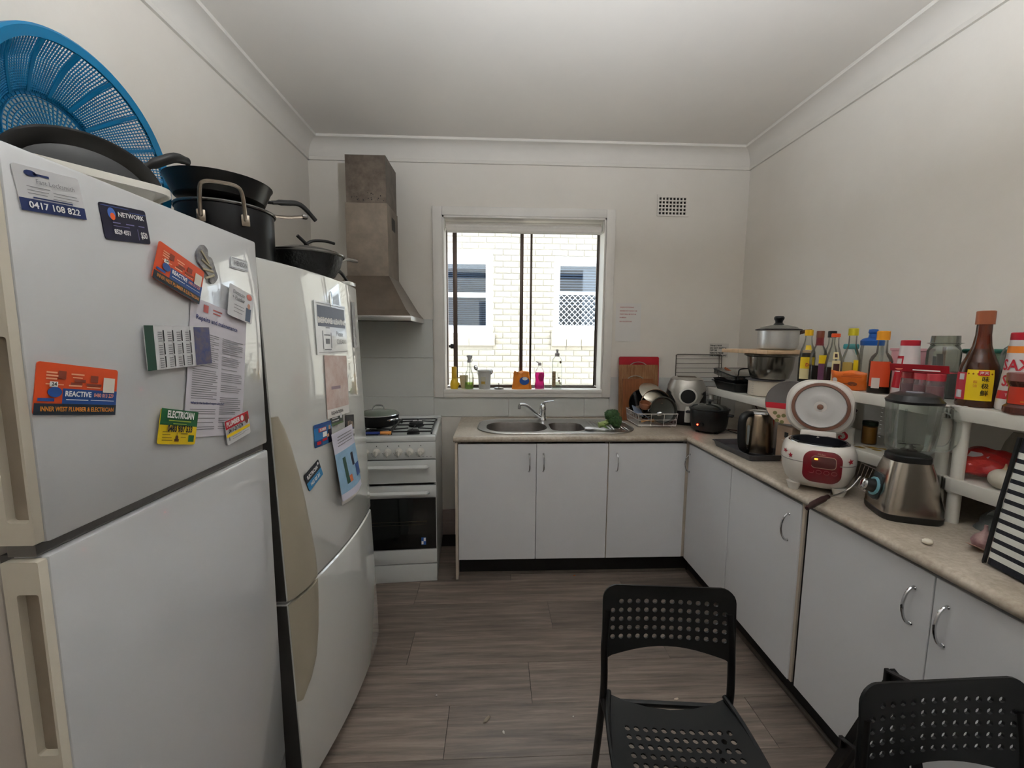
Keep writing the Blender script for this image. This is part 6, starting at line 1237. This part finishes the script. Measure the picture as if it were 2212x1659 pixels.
# ------------------------------------------------------------------ blender
bl = thing('blender', 'steel blender with empty glass jug and black lid on the worktop', 'blender', M=facing((1.362, 1.272, .9), (-.93, .36)))
BST = mat('blender_steel', (176, 168, 158), .22, 1., noise=(3, .12), stretch=(1, 1, .3))
sq2 = lambda h_, z, p=4.5: ell(h_, h_, z, 48, p)
obj('foot', loft([sq2(.080, 0), sq2(.084, .008), sq2(.085, .022), sq2(.082, .024)]), BLACKP, bl)
obj('motor_housing', loft([sq2(.083, .022, 5), sq2(.082, .05, 5), sq2(.073, .1, 4.5), sq2(.062, .155, 4), sq2(.054, .188, 3.5), sq2(.051, .19, 3)]), BST, bl)
obj('collar', loft([sq2(.054, .188, 2.6), sq2(.056, .195, 2.4), sq2(.056, .206, 2.3), sq2(.052, .21, 2.2)]), BLACKP, bl)
kp = Matrix.Translation((0, -.0745, .088)) @ Matrix.Rotation(math.radians(-11), 4, 'X') @ Matrix.Rotation(PI/2, 4, 'X')
kb2 = obj('knob_plate', xf(prism(rrect(-.026, .026, -.042, .048, .012), -.004, .006), kp), mat('charcoal_plate', (44, 52, 56), .35), bl)
obj('knob', xf(lathe([(.025, .006), (.025, .010), (.023, .010), (.020, .034), (0, .034)], 28), kp), BLACKP, kb2); obj('knob_ring', xf(lathe([(.031, .005), (.031, .011), (.024, .011)], 28, False), kp), mat('pale_blue_ring', (116, 168, 180), .35), kb2); obj('knob_cap', xf(lathe([(.019, .033), (.018, .040), (.012, .044), (0, .045)], 28), kp), CHROME, kb2)
jugM = thin_glass('jug_glass', (248, 251, 249), .06, .03)
obj('glass_jug', loft([ell(.046, .046, .21, 40, 2.2), ell(.056, .056, .225, 40, 2.6), ell(.060, .060, .28, 40, 3), ell(.063, .063, .378, 40, 3.4), ell(.060, .060, .378, 40, 3.4), ell(.056, .056, .28, 40, 3), ell(.05, .05, .23, 40, 2.6), ell(.03, .03, .222, 40, 2.2)], False, True), jugM, bl)
obj('jug_handle', tube(smooth_path([(.02, .058, .365), (.024, .088, .355), (.025, .102, .32), (.025, .1, .27), (.022, .084, .24), (.018, .054, .235)], 5), .011, 10), jugM, bl); obj('jug_ribs', join(*[tube([(x, y, .235), (x*1.08, y*1.08, .35)], .0035, 6) for x, y in ((-.02, -.056), (.02, -.056), (-.056, .01))]), jugM, bl); obj('scale_marks', join(*[box(-.05, -.038, -.0625, -.0615, z, z+.0016) for z in [.25+.014*k for k in range(8)]]), MAGW, bl, 0)
obj('blade_unit', join(lathe([(.022, .222), (.012, .228), (.008, .24), (0, .242)], 16), box(-.028, .028, -.004, .004, .236, .238), box(-.004, .004, -.028, .028, .24, .242)), DARKMETAL, bl)
obj('jug_lid', join(loft([ell(.064, .064, .378, 72, 3.2), ell(.066, .066, .386, 72, 3.2), ell(.058, .058, .396, 72, 3), ell(.055, .055, .404, 72, 2.8), ell(.04, .04, .411, 72, 2.4)]), mv(box(-.02, .02, -.03, .03, .386, .392, .003), -.055, .035, 0)), BLACKP, bl); obj('filler_cap', mv(cyl(.022, .409, .416, 24, .002), .0, 0, 0), mat('clear_cap', (150, 146, 156), .2, trans=.3), bl)

# utensil over the worktop edge
ms = thing('wire_skimmer', 'triangular wire masher with dark handle lying over the worktop edge', 'utensil', (0, 0, 0))
obj('handle', tube(smooth_path([(1.055, 1.298, .9125), (1.10, 1.325, .917), (1.15, 1.352, .9205), (1.195, 1.378, .922)], 4), [.007]*3+[.0105]*7+[.008]*3, 10, flat=.8), mat('dark_brown_plastic', (44, 26, 26), .4), ms)
obj('shaft', tube(smooth_path([(1.19, 1.375, .922), (1.255, 1.398, .924), (1.30, 1.405, .945), (1.335, 1.408, .985)], 4), .0028, 6), STEEL, ms)
obj('wire_head', join(tube([(1.33, 1.425, .945), (1.35, 1.425, 1.03), (1.378, 1.39, 1.015), (1.382, 1.38, .96), (1.345, 1.395, .93)], .0022, 6, True), *[tube([(1.33+.005*k, 1.425-.008*k, .945-.003*k), (1.35+.007*k, 1.425-.009*k, 1.03-.004*k)], .0011, 5) for k in range(1, 5)]), mat('wire_brown', (120, 110, 104), .4, .7), ms)
fk = tag(obj('fork', rotz(join(tube([(-.07, 0, .003), (.02, 0, .004)], .0022, 6), *[tube([(.02, .003*k, .004), (.055, .0045*k, .0025)], .001, 5) for k in (-1, 0, 1)]), .75), STEEL), 'fork lying in front of the rice cooker', 'fork'); fk.location = (1.275, 1.46, .9015)
# right end: striped cooler bag, garlic, bags
sbg = thing('striped_bag', 'black and white horizontally striped cooler bag at the right edge', 'bag', M=facing((1.318, .905, .9), (-.985, .17)) @ Matrix.Rotation(math.radians(-7), 4, 'X'))
HB, WB, DB = .335, .115, .105
NAVYB = mat('bag_navy', (18, 20, 30), .7, bump=(200, .2)); BWHT = mat('bag_white', (208, 208, 200), .7, bump=(200, .2))
def bagring(z): k = 1-.05*abs(z/HB-.5); return lift(rrect(-WB/2*k, WB/2*k, -DB/2*k, DB/2*k, .014, 4), z)
obj('bag_shell', loft([bagring(HB*i/12) for i in range(13)]), NAVYB, sbg)
for k in range(12):
    z0 = .018+k*.0265
    if z0+.0155 < HB-.02:
        r0, r1 = [[(x*1.012, y*1.012, z) for x, y, z in bagring(q)] for q in (z0, z0+.0155)]
        n_ = len(r0); keep = [i for i in range(n_)]
        obj('white_stripe', ([*r0, *r1], [(i, (i+1) % n_, n_+(i+1) % n_, n_+i) for i in keep]), BWHT, sbg, 40)
obj('binding', join(*[tube([(x*WB*.503, y*DB*.503, .0)]+[(x*WB/2*(1-.05*abs(t-.5))*.995, y*DB/2*(1-.05*abs(t-.5))*.995, HB*t) for t in (.0, .25, .5, .75, 1)], .005, 6) for x, y in ((-1, -1), (1, -1))]), mat('bag_black', (8, 8, 9), .6), sbg); obj('top_flap', mv(bag_mesh(WB*.96, WB*.8, DB*.96, .03, .05, 4, crump=.002), 0, 0, HB-.004), MATS['bag_black'], sbg)
for lab, x, y, w0, h_, sd, m_ in (('red and white crisp packet on the middle shelf at right, nearer the post', 1.545, 1.205, .115, .072, 3, mat('crimson_foil', (156, 24, 36), .3, noise=(9, .35), bump=(30, .5), col2=(190, 60, 50))), ('dark red crumpled packet lying behind the crisp packet', 1.625, 1.10, .12, .085, 6, mat('maroon_foil', (120, 22, 26), .35, noise=(9, .4), bump=(30, .5)))):
    pk_ = thing('snack_packet', lab, 'packet', M=facing((x, y, Z2), (-.9, -.4))); obj('foil', mv(rotx(pillow(w0, .13, .05, seed=sd, amp=.004), -1.15), 0, -.05, .028), m_, pk_)
    obj('white_print', mv(rotx((lambda s: ([(a, -.0262, b) for a, b, c in s[0]], s[1]))(bars([(-w0*.3, .01, .06, .03)])), -1.15), 0, -.05, .028), MAGW, pk_, 0)
tf = thing('folded_cloth', 'pale cone of folded paper standing on the middle shelf at right', 'paper', (1.735, 1.27, Z2)); obj('cone', loft([[(r*(1+.12*math.sin(3*a))*math.cos(a), r*(1+.1*math.sin(4*a))*math.sin(a), z) for a in [2*PI*i/20 for i in range(20)]] for r, z in ((.045, 0), (.036, .05), (.026, .1), (.012, .135))]), mat('dusky_paper', (158, 152, 142), .7), tf)
on = thing('onion', 'white onion beside the striped bag on the middle shelf', 'onion', (1.502, 1.118, Z2)); obj('bulb', mv(xf(blob(.034, (0, 0, 0), 3, .01, 20, 14), Matrix.Diagonal((1, 1, .9, 1))), 0, 0, .0305), mat('onion_white', (196, 188, 172), .45, noise=(14, .12)), on); obj('tip', lathe([(.009, .058), (.004, .066), (.002, .078)], 10), mat('onion_tip', (170, 150, 118), .6), on)
gb2 = thing('plastic_bag', 'crumpled grey plastic bag under the right-hand shelf', 'bag', (1.61, 1.10, .9005)); obj('bag_body', bag_mesh(.25, .17, .22, .12, .075, 14, crump=.009), mat('grey_film', (112, 116, 114), .4, noise=(14, .3), bump=(22, .8)), gb2)
for i, (lab, x, y, r) in enumerate((('purple-skinned garlic bulb beside the striped bag', 1.372, 1.046, .026), ('second garlic bulb half hidden behind the striped bag', 1.418, 1.03, .022))):
    g_ = thing('garlic', lab, 'garlic', (x, y, .9005), .4*i, 'garlic on the worktop'); obj('bulb', mv(loft([[(q*(1+.09*abs(math.sin(3*a)))*math.cos(a), q*(1+.09*abs(math.sin(3*a)))*math.sin(a), z*r) for a in [2*PI*k/24 for k in range(24)]] for q, z in ((r*.4, 0), (r*.85, .25), (r, .75), (r*.8, 1.25), (r*.35, 1.7), (r*.16, 2.1), (r*.14, 2.6))]), 0, 0, 0), mat('garlic_skin', (168, 140, 132), .55, noise=(20, .3), col2=(130, 96, 100)), g_); obj('loose_skin', mv(roty(xf(blob(r*.8, (0, 0, 0), 40+i, .2), Matrix.Diagonal((1.4, .9, .1, 1))), .4), -.03, -.012, .008), mat('garlic_flake', (180, 146, 128), .6), g_)
gs = tag(obj('garlic_clove', xf(blob(.011, (0, 0, .0), 9, .05), Matrix.Diagonal((1.2, 1, .75, 1))), mat('clove_white', (220, 212, 196), .5)), 'peeled garlic clove alone on the worktop in front of the blender', 'garlic'); gs.location = (1.236, 1.072, .909)
# ------------------------------------------------------------------ two black perforated chairs
CHP = mat('chair_plastic', (18, 19, 20), .42, noise=(20, .2)); CHT = mat('chair_tube', (15, 15, 16), .35, .2)
def chair(label, x, y, rz):
    t = thing('chair', label, 'chair', (x, y, 0), rz, 'perforated chairs')
    # backrest: local (u across, v up), leaning back (+y at the top)
    def bf(u, v):
        yy = .205+.16*(v-.55)*.55-.35*u*u+.012; return Vector((u, yy, v)), Vector((0, -1, .12)).normalized()
    out = rrect(-.188, .188, .573, .772, .04, 6)
    arch = [(-.15+.3*i/12, .573+.018*math.sin(PI*i/12)+.004) for i in range(13)]
    out = [p for p in out if p[1] > .60] ; out = [p for p in out]
    # outline: top corners, right foot, arched lower edge, left foot
    tr_ = [(.148+.04*math.cos(a), .732+.04*math.sin(a)) for a in [math.radians(90*i/6) for i in range(7)]]
    tl_ = [(-.148+.04*math.cos(a), .732+.04*math.sin(a)) for a in [math.radians(90+90*i/6) for i in range(7)]]
    low = [(-.16+.32*i/12, .568+.026*math.sin(PI*i/12)) for i in range(13)]
    out = tr_+tl_+[(-.188, .565), (-.174, .56)]+low+[(.174, .56), (.188, .565)]
    H = []
    for r in range(5):
        n_ = 12 if r == 4 else 14
        for c in range(n_):
            H.append(circle((c-(n_-1)/2)*.0243, .622+r*.0255, .0070, 10))
    ex = [(-.17+.34*i/14+.0*j, z) for j, z in enumerate((.605, .7455+.012)) for i in range(15)]
    obj('backrest', plate(out, H, .006, bf, [p for p in ex if abs(p[0]) < .155]), CHP, t, 30)
    # seat
    def sf(u, v):
        z = .437+.55*u*u*.35-.9*max(0, -v-.12)**2*1.6+.25*max(0, v-.1)**2; return Vector((u, v, z)), Vector((0, 0, 1))
    so2 = [(.150+.04*math.cos(a), -.155+.04*math.sin(a)) for a in [math.radians(-90+90*i/5) for i in range(6)]]+[(.188, .0), (.180, .12), (.172, .19), (.165, .205)]+[(.12, .186), (.06, .172), (0, .167), (-.06, .172), (-.12, .186)]+[(-.165, .205), (-.172, .19), (-.180, .12), (-.188, 0)]+[(-.150-.04*math.cos(a), -.155-.04*math.sin(a)) for a in [math.radians(90*i/5) for i in range(6)]]
    H = [circle((c-5.5+(.0))*.0243, -.115+r*.0243, .0076, 8) for r in range(10) for c in range(12)]
    obj('seat', plate(so2, H, .0045, sf, [(-.165+.33*i/10, yv) for i in range(11) for yv in (-.16, .145)]), CHP, t, 30)
    for s in (-1, 1): obj('seat_rim', tube(smooth_path([(s*.165, .205, .455), (s*.182, .12, .444), (s*.188, 0, .438), (s*.186, -.12, .434)], 4), .007, 8), CHP, t)
    for s in (-1, 1):
        obj('back_leg', tube(smooth_path([(s*.196, .285, 0), (s*.187, .235, .25), (s*.181, .207, .43), (s*.180, .203, .5), (s*.180, .213, .6), (s*.172, .222, .70)], 5), .0105, 10), CHT, t)
        obj('front_leg', tube(smooth_path([(s*.185, -.19, 0), (s*.178, -.165, .25), (s*.17, -.13, .405), (s*.168, -.06, .424), (s*.172, .08, .424), (s*.18, .203, .43)], 5), .0105, 10), CHT, t)
    obj('cross_tube', join(tube([(-.17, -.12, .41), (.17, -.12, .41)], .009, 8), tube([(-.182, .2, .425), (.182, .2, .425)], .009, 8)), CHT, t)
    return t
chair('black perforated plastic chair in the middle of the floor', .480, .868, -.09)
chair('black perforated plastic chair cut off by the lower right corner', .945, .525, .02)
# folding step ladder behind the second chair
ff = thing('step_ladder', 'small black folding step ladder behind the right-hand chair', 'ladder', (1.0, 1.12, 0), 0)
SCB = mat('scuffed_black', (40, 36, 36), .5, noise=(30, .5))
for x in (0, .035):
    obj('stile', ribbon([(x, 0, .001), (x, -.115, .35), (x, -.218, .655-x*.8)], (1, 0, 0), .012, .022), CHT, ff)
    obj('rear_leg', ribbon([(x, -.34, .001), (x, -.27, .4), (x, -.222, .63-x*.8)], (1, 0, 0), .01, .02), CHT, ff)
for y, z in ((-.10, .352), (-.205, .652)):
    obj('side_bar', ribbon([(-.010, y, z), (-.010, y-.115, z+.035)], (1, 0, 0), .014, .004), SCB, ff)
    obj('bracket', box(-.016, -.004, y-.006, y+.004, z-.03, z+.004, .002), SCB, ff)

# ------------------------------------------------------------------ crumbs and scraps on the floor
SCR = mat('paper_scrap', (196, 178, 160), .7)
def flake(label, x, y, L, Wd, rz, m=SCR):
    s = xf(blob(1, (0, 0, 0), int(x*1000) % 50, .14, 10, 6), Matrix.Diagonal((L/2, Wd/2, .003, 1))); o = tag(obj('floor_scrap', s, m), label, 'scrap', 'scraps on the floor'); o.location = (x, y, .0032); o.rotation_euler = (0, 0, rz)
flake('cream food scrap on the floor seen through the chair back', .75, 1.52, .022, .009, .2)
flake('curled tape scrap on the floor near the camera', -.03, 1.455, .04, .014, .9, mat('tape_scrap', (140, 128, 112), .4))
flake('white crumb on the floor left of the chair', .035, 1.40, .008, .014, .3, mat('white_crumb', (206, 202, 194), .7))
flake('orange food crumb on the floor by the kickboard', .50, 2.42, .016, .008, .1, mat('orange_crumb', (186, 96, 42), .6))
flake('pale shred on the floor beside the stove', -.262, 2.42, .03, .02, 1.2, mat('grey_shred', (110, 102, 96), .6))
flake('tiny crumb on the floor before the bowed fridge', -.24, 1.57, .008, .006, .5, MATS['white_crumb'])
flake('small leaf crumb on the floor right of the tape scrap', .31, 1.455, .007, .005, .4, MATS['white_crumb'])
flake('grey lint on the floor near the corner cupboard', 1.1, 2.40, .012, .009, .4, MATS['grey_shred'])
